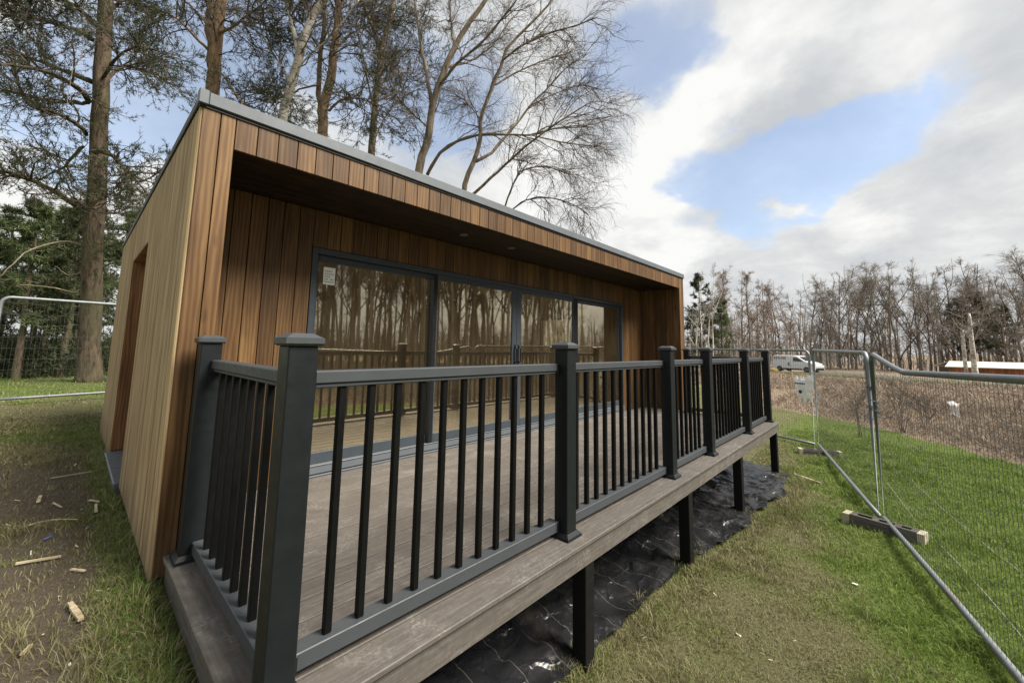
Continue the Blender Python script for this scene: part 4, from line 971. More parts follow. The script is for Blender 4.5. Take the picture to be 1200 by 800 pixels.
hero_tree('birch_tree', 'spreading leafless birch with drooping twigs at the right of the treetops', 'tree', trunk_from([(543, 228), (553, 195), (563, 165), (563, 140), (574, 110), (586, 80), (596, 55), (625, 25), (650, -5), (670, -60)], 11.3), .085, .02, M['brown_bark'],
    [lim(11.3, (500, 205, .6), (520, 175, .5), (548, 161, .3), (580, 157, -.3), (620, 158, -.6), (655, 150, -.8), (690, 148, -1.), r0=.05), lim(11.3, (557, 190), (580, 175, .3), (600, 150, .6), (620, 125, .9), (640, 105, 1.1), (668, 75, 1.4), (690, 62, 1.6), r0=.045),
     lim(11.3, (553, 228, -.1), (575, 210, -.5), (600, 185, -.8), (625, 165, -1.1), (660, 140, -1.4), (695, 118, -1.6), r0=.042), lim(11.3, (592, 242, -.2), (600, 220, -.6), (612, 200, -.9), (640, 195, -1.1), (668, 205, -1.2), r0=.025), lim(11.3, (596, 250, -.4), (615, 235, -.8), (645, 232, -1.), (672, 240, -1.2), (690, 252, -1.3), r0=.022),
     lim(11.3, (563, 140), (555, 130, .3), (545, 118, .5), (535, 112, .7), r0=.02), lim(11.3, (590, 70), (610, 55, -.4), (640, 40, -.8), (675, 30, -1.1), (700, 20, -1.3), r0=.03), lim(11.3, (580, 100), (605, 85, .4), (640, 70, .8), (668, 62, 1.1), r0=.025), lim(11.3, (620, 158, -.6), (650, 165, -.9), (680, 170, -1.1), (700, 172, -1.3), r0=.018), lim(11.3, (620, 125, .9), (650, 110, 1.2), (680, 100, 1.5), (702, 105, 1.6), r0=.018)],
    BIRCH, M['twig'], seed=26)

# generic leafless trees and conifers for the belts round the site (built at the origin, then copied)
def generic(name, seed, h, r0, barkm, twigm, spread=1., dens=1., crown0=.3, forks=3, up=.06):
    r = np.random.default_rng(seed); root = thing(name, '', 'tree')
    lean = r.normal(size=2)*.05*h
    P, Ra = poly([(0, 0, -.3), (lean[0]*.1, lean[1]*.1, h*.25), (lean[0]*.5, lean[1]*.4, h*.55), (lean[0], lean[1], h*.8), (lean[0]*1.2, lean[1]*1.3, h)], 18, r0, r0*.12, r0*.22, r)
    m = MB(); m.tubes(P, Ra, 7)
    f = children(P, Ra, forks, crown0*.7, .6, (14, 32), lambda t, pl: pl*(1-t)*.95, r0*.62, r0*.12, 12, .09, (0, 0, .10), r); m.tubes(*f, 6)
    m.build('trunk', barkm, root, True)
    q = P[:, np.linspace(0, 17, 12).astype(int)]; A = (np.concatenate([q, f[0]]), np.concatenate([Ra[:, np.linspace(0, 17, 12).astype(int)], f[1]]))
    m = MB(); b = children(*A, int(14*dens), crown0, 1, (22, 58), lambda t, pl: h*.17*spread*(1.25-.7*t), r0*.26, r0*.08, 7, .17, (0, 0, up), r); m.tubes(*b, 4, False)
    c = children(*b, int(7*dens), .2, 1, (25, 60), lambda t, pl: pl*.5, r0*.115, r0*.06, 5, .2, (0, 0, up), r); m.tubes(*c, 3, False)
    d = children(*c, int(4), .2, 1, (25, 55), lambda t, pl: pl*.55, r0*.068, r0*.045, 3, .2, (0, 0, up), r); m.tubes(*d, 3, False)
    m.build('crown', twigm, root); return root
def conifer(name, seed, h, r0, c0, mat, wide=.26, dens=1., barkm=None, leafw=.02):
    r = np.random.default_rng(seed); root = thing(name, '', 'tree')
    P, Ra = poly([(0, 0, -.6), (.05*r.normal(), .05*r.normal(), h*.4), (.1*r.normal(), .1*r.normal(), h)], 14, r0, r0*.1, r0*.1, r)
    m = MB(); m.tubes(P, Ra, 8); m.build('trunk', barkm or M['dark_bark'], root, True)
    m = MB(); b = children(P, Ra, int(60*dens), c0, 1, (62, 98), lambda t, pl: h*wide*np.clip(1.15-t*1.0, .1, 1)*np.clip((t-c0)*5+.45, 0, 1), r0*.2, r0*.05, 6, .14, (0, 0, .08), r); m.tubes(*b, 4, False)
    c = children(*b, 11, .2, 1, (25, 60), lambda t, pl: pl*.42, r0*.07, r0*.03, 4, .2, (0, 0, .08), r); m.tubes(*c, 3, False)
    cr = m.build('crown', M['dark_bark'], root); mn = MB(); needles(mn, c[0], 18, h*.032, leafw*1.15, r, .9, .15); mn.build('needles', mat, cr); return root
bare = [generic('bare_tree', 100+i, 9.5, .105, M[b], M[tw], sp, 1.25, c0, fk) for i, (b, tw, sp, c0, fk) in enumerate([('brown_bark', 'twig_grey', .68, .16, 3), ('grey_bark', 'twig_grey', .8, .14, 4), ('dark_bark', 'twig_brown', .72, .2, 2), ('grey_bark', 'twig_brown', .6, .22, 3), ('brown_bark', 'twig_brown', .85, .12, 4)])]
larch = [generic('larch_tree', 120+i, 10, .10, M['brown_bark'], M['twig_red'], .62, 1.7, .15, 1, .0) for i in range(3)]
tall = [generic('tall_bare_tree', 150+i, 9.5, .085, M[b], M['twig_grey'], .8, .9, .42, 3, .08) for i, b in enumerate(['sunlit_bark', 'sunlit_bark', 'brown_bark'])]
slim = [generic('slender_birch', 130+i, 10, .075, M['birch_bark'], M['twig_brown'], .5, 1.1, .35, 2, .15) for i in range(2)]
pinec = [conifer('pine_tree', 140, 9.5, .2, .42, M['needles_green'], .25, 1., M['pine_bark']), conifer('pine_tree', 141, 9.5, .2, .38, M['needles'], .28, 1.1, M['pine_bark']), conifer('spruce_tree', 142, 9.5, .16, .12, M['needles'], .24, 1.2)]
used = set()
def plant(src, x, y, h, label, group=None, rz=None, base_h=9.5, name=None):
    z = ghs(x, y); sc = h/base_h; rz = rng.random()*6.28 if rz is None else rz
    if src.name not in used and not src.get('placed'):
        used.add(src.name); src.location = (x, y, z); src.rotation_euler = (0, 0, rz); src.scale = (sc,)*3; src['label'] = label
        if group: src['group'] = group
        return src
    return copy_thing(src, (x, y, z), rz, sc, label, group)
def at_px(u, d):
    p = atd(u, 420, d); return p[0], p[1]
# far row on the right, left to right across the photo
vis_row = []
def row(kind, u, d, vtop, label, group):
    x, y = at_px(u, d); z = ghs(x, y); h = (412-vtop)/F*d*1.0+1.0965-z; plant(kind, x, y, max(h, 3), label, group)
ORD = ['first', 'second', 'third', 'fourth', 'fifth', 'sixth', 'seventh', 'eighth', 'ninth', 'tenth', 'eleventh', 'twelfth', 'thirteenth', 'fourteenth']
G2 = 'pale slender birches just right of the room'
for k, (u, d, v) in enumerate([(808, 26, 362), (815, 24, 332), (823, 27, 350), (829, 25, 322), (836, 28, 330)]): row(slim[k % 2], u, d, v, ORD[k]+' pale slender stem counted rightward from the room corner', G2)
row(pinec[2], 822, 34, 322, 'dark green spruce standing behind the pale slender stems', None); row(pinec[0], 846, 40, 352, 'low green pine half hidden among the reddish larches', None)
G3 = 'reddish leafless larches above the deck end'
for k, (u, d, v) in enumerate([(842, 42, 352), (852, 44, 326), (861, 45, 340), (870, 43, 332), (880, 46, 328), (889, 44, 345), (898, 46, 330), (908, 45, 340), (917, 47, 335), (926, 44, 352)]): row(larch[k % 3], u, d, v, ORD[k]+' reddish larch counted from the slender stems towards the van', G3)
G4 = 'bare trees in the far row'
us = [938, 950, 961, 973, 984, 994, 1003, 1012, 1022, 1033, 1044, 1054, 1066, 1078]
vs = [340, 333, 345, 322, 318, 330, 318, 335, 330, 322, 308, 312, 336, 300]
for k, (u, v) in enumerate(zip(us, vs)): row(bare[k % 5], u, 48+6*((k*7) % 5)/4, v, ORD[k]+' bare tree to the right of the white van in the far row', G4)
us = [1090, 1101, 1110, 1119, 1128, 1148, 1159, 1170, 1181, 1190, 1199, 1210]
vs = [330, 320, 335, 310, 325, 306, 318, 335, 322, 330, 318, 322]
for k, (u, v) in enumerate(zip(us, vs)): row(bare[(k+2) % 5], u, 44+5*((k*5) % 4)/3, v, ORD[k]+' bare tree from the left around the white-roofed shed', G4)
row(pinec[1], 1128, 46, 345, 'dark pine behind the left end of the white-roofed shed', None); row(pinec[1], 1150, 45, 338, 'tall dark pine directly behind the white-roofed shed', None); row(pinec[1], 1180, 47, 352, 'dark pine behind the right end of the white-roofed shed', None)
row(bare[4], 1232, 25, 290, 'tall bare tree whose twigs reach in at the right edge of the photo', None)
for u, lab in ((1131, 'thin white leaning birch trunk left of the shed roof'), (1141, 'thicker white birch trunk rising at the shed roof')):
    x, y = at_px(u, 34); m = MB(); r_ = np.random.default_rng(u); q, ra = poly([(x+.3*(u < 1135), y, ghs(x, y)-.2), (x+.15*(u < 1135), y, 1.5), (x, y, 3.2 if u < 1135 else 4.6)], 10, .14 if u < 1135 else .22, .10, .01, r_)
    t0 = thing('birch_tree', lab, 'tree', (x, y, ghs(x, y))); m.tubes(q, ra, 8); m.build('trunk', M['birch_bark'], t0, True)
    b = children(q, ra, 12, .55, 1, (25, 60), cl(1.5), .03, .01, 7, .15, (0, 0, .05), r_); c = children(*b, 7, .2, 1, (25, 55), cl(.6), .012, .007, 4, .2, (0, 0, -.1), r_); m2 = MB(); m2.tubes(*b, 4, False); m2.tubes(*c, 3, False); m2.build('crown', M['twig_grey'], t0)
# pines in the left background and behind the room
G5 = 'pines beyond the left fence'
for k, (u, d, v) in enumerate(sorted([(-40, 19, 250), (-8, 21, 256), (22, 19, 252), (48, 23, 258), (72, 20, 256), (92, 24, 252), (142, 21, 256), (35, 27, 262), (84, 28, 258)])):
    row(pinec[k % 2], u, d, v, ORD[k]+' pine from the left in the dark belt beyond the left fence', G5)
G7 = 'trees beyond the end wall'
for k, (u, d) in enumerate([(610, 36), (620, 30), (634, 26), (645, 33), (656, 28), (668, 31), (680, 27), (694, 34)]): row((larch+bare)[k % 8], u, d, 320, ORD[k]+' leafless tree from the left of those glimpsed through the side window', G7)
# the wood on the open side of the site, mirrored in the glazing
G6 = 'bare trees of the wood facing the glazed front'
for k in range(190):
    a = R(-26-52*((k*.61803) % 1)); d = rng.uniform(27, 54); x = CAM[0]+d*math.cos(a); y = CAM[1]+d*math.sin(a)
    plant(tall[k % 3], x, y, rng.uniform(12., 18.), 'tall bare tree of the wood facing the room, seen mirrored in the glass', G6)
# distant woodland mass: one uncountable thicket behind the rows
r_ = np.random.default_rng(77); m = MB(); N = 900
ang = r_.uniform(R(-78), R(34), N); dd = r_.uniform(66, 110, N); bx = CAM[0]+dd*np.cos(ang); by = CAM[1]+dd*np.sin(ang); bz = gh(bx, by)
hh = r_.uniform(3, 9.0, N); P = np.stack([np.stack([bx+hh*r_.normal(size=N)*.03*s, by+hh*r_.normal(size=N)*.03*s, bz+hh*s], 1) for s in (0, .35, .7, 1)], 1); Ra = np.array([.12, .09, .06, .02])[None]*r_.uniform(.5, 1.3, N)[:, None]
m.tubes(P, Ra, 3, False); b = children(P, Ra, 9, .2, 1, (25, 60), cl(1.5), .03, .016, 4, .2, (0, 0, .08), r_); m.tubes(*b, 3, False); c = children(*b, 3, .3, 1, (25, 55), cl(.8), .018, .010, 3, .2, (0, 0, .06), r_); m.tubes(*c, 3, False)
o = m.build('far_woodland', M['twig_brown'], kind='stuff'); o['label'] = 'brown leafless woodland far behind the tree rows'; o['category'] = 'woodland'
# understory scrub at the foot of the rows
m = MB(); N = 2600; ang = r_.uniform(R(-78), R(30), N); dd = r_.uniform(45, 85, N); bx = CAM[0]+dd*np.cos(ang); by = CAM[1]+dd*np.sin(ang)
keep = ((bx-CAM[0])*FW[0]+(by-CAM[1])*FW[1] > 48) | (ang < R(-14)); bx, by = bx[keep], by[keep]; N = len(bx); bz = gh(bx, by); hh = r_.uniform(.8, 2.6, N)
P = np.stack([np.stack([bx, by, bz-.1], 1), np.stack([bx+r_.normal(size=N)*.15, by+r_.normal(size=N)*.15, bz+hh*.6], 1), np.stack([bx+r_.normal(size=N)*.3, by+r_.normal(size=N)*.3, bz+hh], 1)], 1)
Ra = np.full((N, 3), .02); m.tubes(P, Ra, 3, False); b = children(P, Ra, 11, .05, 1, (20, 70), cl(.9), .012, .008, 4, .25, (0, 0, .1), r_); m.tubes(*b, 3, False)
o = m.build('scrub', M['twig_grey'], kind='stuff')
m3 = MB(); N = 420; u_ = r_.uniform(-120, 175, N); d_ = r_.uniform(19, 34, N); pb = np.array([atd(a_, 420, b_) for a_, b_ in zip(u_, d_)]); zb_ = gh(pb[:, 0], pb[:, 1]); hb = r_.uniform(.7, 2.4, N)
P = np.stack([np.stack([pb[:, 0], pb[:, 1], zb_-.1], 1), np.stack([pb[:, 0]+r_.normal(size=N)*.2, pb[:, 1]+r_.normal(size=N)*.2, zb_+hb*.6], 1), np.stack([pb[:, 0]+r_.normal(size=N)*.3, pb[:, 1]+r_.normal(size=N)*.3, zb_+hb], 1)], 1)
b = children(P, np.full((N, 3), .02), 14, .0, 1, (25, 80), cl(.8), .012, .008, 4, .25, (0, 0, .1), r_); needles(m3, b[0], 9, .26, .030, r_, 1., .1)
og = m3.build('undergrowth', M['needles'], kind='stuff'); og['label'] = 'dark evergreen undergrowth below the pines beyond the left fence'; og['category'] = 'undergrowth'; o['label'] = 'leafless scrub at the foot of the far trees'; o['category'] = 'scrub'

# ------------------------------------------------------------------ brash field
def brashfield():
    N = 230000; a = rng.uniform(R(-80), R(26), N); d = 5.5*(46/5.5)**rng.random(N)
    x = CAM[0]+d*np.cos(a); y = CAM[1]+d*np.sin(a); w = brash_w(x, y); k = (w > .1) & (rng.random(N) < .25+.75*fbm(x*.9, y*.9, 61)); x, y, d, w = x[k], y[k], d[k], w[k]
    h = (.05+.22*rng.random(len(x)))*(.5+fbm(x*.6, y*.6, 63))*sstep(0, 1.2, w)*np.clip(.6+d/40, .6, 1.3)+.03
    return blade_cloud(x, y, h, np.clip(.0006*d, .003, .02)*(.6+.8*rng.random(len(x))), 1.5, 'brash', M['brash'], None)
M['brash'] = leafmat('dead_bracken', [(.13, .092, .066), (.26, .195, .140), (.37, .29, .215), (.50, .42, .325)], .15)
o = brashfield(); o['label'] = 'brown dead bracken and brash on the rough ground beyond the lawn'; o['category'] = 'brash'
# clumps: low mounds of tangled sticks
m = MB(); N = 9000; a = rng.uniform(R(-80), R(24), N); d = 9*(42/9)**rng.random(N); x = CAM[0]+d*np.cos(a); y = CAM[1]+d*np.sin(a); k = (brash_w(x, y) > .6) & (fbm(x*.5, y*.5, 71) > .44); x, y = x[k], y[k]; N = len(x); z = gh(x, y)
dv = unit(np.stack([rng.normal(size=N), rng.normal(size=N), .45+.7*rng.random(N)], 1)); L = rng.uniform(.25, .8, N)[:, None]
P = np.stack([np.stack([x, y, z], 1), np.stack([x, y, z], 1)+dv*L*.5, np.stack([x, y, z+.02], 1)+dv*L+np.array([0, 0, -.05])], 1); Ra = np.full((N, 3), .006); m.tubes(P, Ra, 3, False)
b = children(P, Ra, 4, .2, 1, (25, 70), cl(.3), .005, .003, 3, .2, (0, 0, .0), rng); m.tubes(*b, 3, False)
o = m.build('brash_sticks', M['twig_brown'], kind='stuff'); o['label'] = 'tangled dead sticks among the bracken'; o['category'] = 'brash'
def shrub(label, u, v, h, seed, nst=7):
    p = ghit(u, v); r = np.random.default_rng(seed); root = thing('bare_shrub', label, 'shrub', tuple(p), 'bare saplings on the rough ground')
    base = np.stack([np.stack([p+[r.normal()*.04, r.normal()*.04, -.05], p+[r.normal()*.1, r.normal()*.1, h*.5], p+[r.normal()*.22, r.normal()*.22, h*r.uniform(.7, 1.05)]]) for _ in range(nst)])
    P = np.stack([np.linspace(0, 1, 7)[:, None]*0+np.array([np.interp(np.linspace(0, 2, 7), [0, 1, 2], b_[:, k]) for k in range(3)]).T for b_ in base]); Ra = np.linspace(.009, .004, 7)[None].repeat(nst, 0)
    m = MB(); m.tubes(P, Ra, 5); m.build('stems', M['grey_bark'], root, True)
    m = MB(); b = children(P, Ra, 9, .2, 1, (20, 50), cl(h*.28), .004, .0025, 5, .18, (0, 0, .08), r); m.tubes(*b, 3, False); c = children(*b, 4, .2, 1, (20, 50), cl(h*.12), .0025, .002, 3, .2, (0, 0, .05), r); m.tubes(*c, 3, False); m.build('twigs', M['twig'], root)
shrub('twiggy bare sapling behind the middle fence panel', 1008, 512, 1.3, 5, 6); shrub('bare sapling just right of the fence joint', 1060, 507, 1.5, 6, 7)
shrub('low bare bush farther right behind the nearest fence panel', 1085, 500, 1.0, 8, 9)
p = ghit(1017, 476); q_ = p+np.array([-.55, .9, 1.35]); m = MB(); q, ra = poly([p, p+(q_-p)*.5+[.02, 0, .03], q_], 8, .022, .016); m.tubes(q, ra, 7); tag(m.build('leaning_pole', M['cut_wood'], loc=p), 'pale leaning pole stuck in the brown brash', 'pole')
# rag caught on the rough ground
p = ghit(1119, 490); rag = thing('torn_rag', 'torn white plastic rag caught on a stick in the brash', 'rag', tuple(p), None)
m = MB(); uu, vv = np.meshgrid(np.linspace(0, 1, 12), np.linspace(0, 1, 12), indexing='ij'); V = np.stack([p[0]+(uu-.5)*.16+.05*np.sin(vv*7), p[1]+(fbm(uu*3, vv*3, 81)-.5)*.25-(uu-.5)*.15, p[2]+.10+vv*.42+.04*np.sin(uu*5)], -1); ii = np.arange(144).reshape(12, 12)
m.add(V.reshape(-1, 3), np.stack([ii[:-1, :-1], ii[1:, :-1], ii[1:, 1:], ii[:-1, 1:]], -1).reshape(-1, 4)); m.build('cloth', M['white_plastic'], rag, True)
m = MB(); m.bar(p+[.09, -.09, -.05], p+[.11, -.10, .46], .022, 7); m.build('stick', M['paper'], rag)

# ------------------------------------------------------------------ van, shed, far building
vr = atd(913, 430, 43); vf = atd(957, 430, 41.2); vd = (vf-vr)[:2]; VL = 4.25; 
va = math.atan2(vd[1], vd[0])-.55; vc = (vr+vf)[:2]/2; vz = 1.0965-43*24.5/F
print('van', np.hypot(*vd), vc, vz, ghs(*vc))
van = thing('parked_van', 'white panel van parked on the far track, nose to the right', 'van', (vc[0], vc[1], vz))
ca, sa = math.cos(va), math.sin(va)
def VW(x, y, z): return (vc[0]+ca*x-sa*y, vc[1]+sa*x+ca*y, vz+z)
prof = [(-2.1, .28), (-2.12, .55), (-2.10, 1.45), (-2.02, 1.62), (-1.85, 1.68), (.05, 1.68), (.45, 1.62), (1.25, 1.12), (1.55, 1.03), (1.98, .90), (2.12, .70), (2.14, .34), (2.05, .26)]
def vbody():
    m = MB(); n = len(prof); hw = .80; V = []
    for s, k in ((-1, 0), (-1, 1), (1, 1), (1, 0)):
        for x, z in prof:
            ins = .10*max(0, (z-1.0)/.68)
            if k == 0: V.append(VW(x*.985, s*(hw-ins), .26+(z-.26)*.975+.01))
            else: V.append(VW(x, s*(hw-ins-.07), z))
    q = []; t = []
    for r_i in range(3):
        for i in range(n): j = (i+1) % n; q.append((r_i*n+i, r_i*n+j, (r_i+1)*n+j, (r_i+1)*n+i))
    for off, rev in ((0, 0), (3*n, 1)):
        for i in range(1, n-1): t.append((off, off+i+1, off+i) if not rev else (off, off+i, off+i+1))
    m.add(V, q, t); return m
vis_s = -1 if np.dot(np.array([-sa, ca]), CAM[:2]-vc) < 0 else 1
t = NT('white_van_paint'); t.bsdf((.70, .72, .75), .3, 0, None, .5); M['van_paint'] = t.m
t = NT('dark_window_glass'); t.bsdf((.02, .025, .028), .1, 0, None, .6); M['van_glass'] = t.m
bodyo = vbody().build('body', M['van_paint'], van)
def vpoly(pts, off, mat, name, parent):
    """flat shape on the visible flank, following its lean"""
    m = MB(); V = []
    for o in (off, off+.006):
        for x, z in pts: ins = .10*max(0, (z-1.0)/.68); V.append(VW(x, vis_s*(.80-ins+o), z))
    n = len(pts); t = [(0, i, i+1) for i in range(1, n-1)]+[(n, n+i+1, n+i) for i in range(1, n-1)]; q = [(i, (i+1) % n, n+(i+1) % n, n+i) for i in range(n)]
    m.add(V, q, t); return m.build(name, mat, parent)
dr = vpoly([(.02, .42), (1.02, .42), (1.10, 1.05), (1.0, 1.17), (.42, 1.52), (.02, 1.54)], .006, M['van_paint'], 'door', van)
vpoly([(.08, 1.10), (1.02, 1.08), (.86, 1.22), (.45, 1.45), (.08, 1.48)], .0135, M['van_glass'], 'window', dr)
vpoly([(.05, 1.0), (.10, 1.0), (.10, 1.03), (.05, 1.03)], .0135, M['gasket'], 'handle', dr)
m = MB(); 
P = []
for s in (-.58, .58): P += [VW(.60, s, 1.56), VW(1.22, s*1.1, 1.15)]
a, b, c, d = P; m.hexa([a, b, d, c]+[tuple(np.array(p_)+[ca*.02, sa*.02, .02]) for p_ in (a, b, d, c)]); m.build('windscreen', M['van_glass'], van)
m = MB(); P = [VW(x, y, z) for z in (.26, .50) for x, y in ((1.98, -.74), (2.17, -.62), (2.17, .62), (1.98, .74))]; m.hexa(P); m.build('front_bumper', M['black_plastic'], van)
m = MB(); P = [VW(x, y, z) for z in (.22, .36) for x, y in ((-1.0, -.805), (.95, -.805), (.95, .805), (-1.0, .805))]; m.hexa(P); m.build('sill', M['black_plastic'], van)
for s in (-1, 1):
    m = MB(); P = [VW(x, s*y, z) for z in (.72, .86) for x, y in ((1.75, .62), (2.08, .56), (2.08, .70), (1.75, .765))]; m.hexa(P if s > 0 else P[3::-1]+P[:3:-1]); m.build('headlight', M['track'], van)
for wx in (-1.35, 1.33):
    for s in (-1, 1):
        m = MB(); P = np.array([VW(wx, s*.62, .29), VW(wx, s*.66, .29), VW(wx, s*.80, .29), VW(wx, s*.815, .29)]); m.tubes(P, np.array([.26, .29, .29, .27]), 20); w = m.build('wheel', M['black_plastic'], van)
        m = MB(); P = np.array([VW(wx, s*.816, .29), VW(wx, s*.824, .29), VW(wx, s*.83, .29)]); m.tubes(P, np.array([.185, .18, .10]), 16); m.build('rim', M['track'], w)
def text_on(van_parent, txt, x0, z0, size, name, mat):
    cu = bpy.data.curves.new(name, 'FONT'); cu.body = txt; cu.size = size; cu.extrude = .002; tmp = bpy.data.objects.new(name, cu); COL.objects.link(tmp)
    dg = bpy.context.evaluated_depsgraph_get(); me = bpy.data.meshes.new_from_object(tmp.evaluated_get(dg)); bpy.data.objects.remove(tmp)
    o = bpy.data.objects.new(name, me); COL.objects.link(o); me.materials.clear(); me.materials.append(mat)
    sgn = -vis_s
    for v_ in me.vertices:
        x, y, z = v_.co; zz = z0+y; ins = .10*max(0, (zz-1.0)/.68); p_ = np.array(VW(x0+x*sgn if sgn < 0 else x0+x, vis_s*(.80-ins+.007+z), zz))-np.array([vc[0], vc[1], vz]); v_.co = p_
    o.parent = van_parent; return o
text_on(van, 'KEYLINE', -1.95, 1.28, .34, 'lettering', M['ink'])
text_on(van, 'K', -.50, .62, .52, 'emblem', M['ink'])
# track for the van: a gritty strip
def strip(name, pts, w, mat, lift):
    P = np.array(pts, float); t = np.linspace(0, len(P)-1, 60); C = np.stack([np.interp(t, np.arange(len(P)), P[:, k]) for k in range(2)], 1); d = np.gradient(C, axis=0); d /= np.hypot(*d.T)[:, None]; n = np.stack([-d[:, 1], d[:, 0]], 1)
    V = np.stack([np.stack([C[:, 0]+n[:, 0]*o, C[:, 1]+n[:, 1]*o, np.full(60, 0)+lift], 1) for o in np.linspace(-w, w, 7)], 1); V[..., 2] += gh(V[..., 0], V[..., 1]); ii = np.arange(60*7).reshape(60, 7)
    m = MB(); m.add(V.reshape(-1, 3), np.stack([ii[:-1, :-1], ii[1:, :-1], ii[1:, 1:], ii[:-1, 1:]], -1).reshape(-1, 4)); return m.build(name, mat, smooth=True, kind='structure')
t = NT('verge_grass'); n = t.noise(t.pos(), 6, 5, .7); t.bsdf(t.mix(n, (.05, .065, .02), (.11, .13, .05)), .95, 0, t.bump(n, .8, .05), .1); M['verge'] = t.m
t = NT('gritty_track'); n = t.noise(t.pos(), 4, 5, .7); t.bsdf(t.mix(n, (.09, .085, .075), (.17, .16, .145)), .95, 0, None, .1); M['track_grit'] = t.m
u2 = np.array([ca, sa]); strip('track', [vc-u2*30+[3, 8], vc-u2*8, vc, vc+u2*8, vc+u2*24], 1.9, M['track_grit'], .05)
van.location.z = ghs(*vc)+.05
vn = np.array([-sa, ca])*vis_s; strip('verge', [vc-u2*30+vn*2.9+[3, 8], vc-u2*8+vn*2.9, vc+vn*2.9, vc+u2*8+vn*2.9, vc+u2*24+vn*2.9], 1.0, M['verge'], .06)
# shed with a pale roof
sc_ = atd(1160, 430, 37); sr = atd(1112, 430, 39); s2 = atd(1215, 430, 36); sv = (s2-sr)[:2]; SL = np.hypot(*sv); su = sv/SL; sn = np.array([-su[1], su[0]]); sn = sn if np.dot(sn, CAM[:2]-sr[:2]) > 0 else -sn
sz = -1.25; z0, z1 = sz, 1.0965-38*(441-416.5)/F+.75
shed = thing('timber_shed', 'low orange-brown timber shed with a pale roof at the right edge', 'shed', (sr[0], sr[1], sz))
def SW(a, b, z): return (sr[0]+su[0]*a+sn[0]*b, sr[1]+su[1]*a+sn[1]*b, z)
t_ = 1.0965-38*(431.3-416.5)/F; m = MB(); a = 0
while a < SL:
    b = min(a+.22, SL); m.hexa([SW(a+.006, -.03, sz), SW(b-.006, -.03, sz), SW(b-.006, 0, sz), SW(a+.006, 0, sz), SW(a+.006, -.03, t_), SW(b-.006, -.03, t_), SW(b-.006, 0, t_), SW(a+.006, 0, t_)]); a = b
m.build('wall', wood('orange_shed_boards', (.16, .06, .03), (.28, .115, .05), (.38, .18, .09), 2, .7), shed)
m = MB(); m.hexa([SW(.02, -3, sz), SW(SL, -3, sz), SW(SL, -.035, sz), SW(.02, -.035, sz), SW(.02, -3, t_), SW(SL, -3, t_), SW(SL, -.035, t_), SW(.02, -.035, t_)]); m.build('shed_core', M['dark_bark'], shed)
rz_ = 1.0965-40*(424.5-416.5)/F; m = MB(); m.hexa([SW(-.35, .3, t_+.002), SW(SL+.3, .3, t_+.002), SW(SL+.3, -1.6, rz_), SW(.45, -1.6, rz_), SW(-.35, .3, t_+.07), SW(SL+.3, .3, t_+.07), SW(SL+.3, -1.6, rz_+.07), SW(.45, -1.6, rz_+.07)])
m.hexa([SW(-.35, -3.4, t_+.002), SW(SL+.3, -3.4, t_+.002), SW(SL+.3, -1.603, rz_), SW(.45, -1.603, rz_), SW(-.35, -3.4, t_+.07), SW(SL+.3, -3.4, t_+.07), SW(SL+.3, -1.603, rz_+.07), SW(.45, -1.603, rz_+.07)])
m.build('roof', paint('pale_shed_roof', (.55, .52, .46), .8, .2), shed)
# far pale building glimpsed between the trunks, blue tarpaulin, yellow marker
fb = atd(1012, 412, 95); fw_ = RT[:2]/np.hypot(*RT[:2]); fbo = thing('far_building', 'pale building glimpsed far off between the bare trunks', 'building', (fb[0], fb[1], -1.2)); m = MB()
pp = lambda a, b, z: (fb[0]+fw_[0]*a-fw_[1]*b, fb[1]+fw_[1]*a+fw_[0]*b, z)
m.hexa([pp(-6, 0, -1.5), pp(5, 0, -1.5), pp(5, 8, -1.5), pp(-6, 8, -1.5), pp(-6, 0, 1.9), pp(5, 0, 1.9), pp(5, 8, 1.9), pp(-6, 8, 1.9)]); m.build('wall', M['white_plastic'], fbo)
m = MB(); m.hexa([pp(-6.3, -.4, 1.901), pp(5.3, -.4, 1.901), pp(5.3, 4, 2.7), pp(-6.3, 4, 2.7), pp(-6.3, -.4, 2.0), pp(5.3, -.4, 2.0), pp(5.3, 4, 2.8), pp(-6.3, 4, 2.8)]); m.build('roof', M['roof'], fbo)
for k in range(4):
    m = MB(); a = -5+k*2.5; m.hexa([pp(a, -.05, .2), pp(a+1.4, -.05, .2), pp(a+1.4, -.005, .2), pp(a, -.005, .2), pp(a, -.05, 1.3), pp(a+1.4, -.05, 1.3), pp(a+1.4, -.005, 1.3), pp(a, -.005, 1.3)]); m.build('window', M['van_glass'], fbo)
def heap(name, label, cat, u, d, w, h, mat):
    x, y = at_px(u, d); z = ghs(x, y); m = MB(); n = 14; a, b = np.meshgrid(np.linspace(0, 2*math.pi, n), np.linspace(0, 1, 7), indexing='ij'); rr = np.sqrt(np.clip(1-b**2.5, 0, 1))*(1+.25*(fbm(a*2, b*4, 91)-.5))
    V = np.stack([x+w*rr*np.cos(a), y+w*rr*np.sin(a), z-.05+h*b], -1); ii = np.arange(n*7).reshape(n, 7); m.add(V.reshape(-1, 3), np.stack([ii[:-1, :-1], ii[1:, :-1], ii[1:, 1:], ii[:-1, 1:]], -1).reshape(-1, 4)); tag(m.build(name, mat, smooth=True, loc=(x, y, z)), label, cat)
heap('tarpaulin_heap', 'blue-grey tarpaulin heap left of the white-roofed shed', 'tarpaulin', 1116, 42, .55, .62, paint('blue_grey_tarpaulin', (.06, .08, .13), .5, .4))
heap('marker_barrel', 'small yellow-green barrel at the foot of the far trees', 'barrel', 1021, 46, .28, 1.0, paint('yellow_green_plastic', (.45, .50, .10), .5, .4))
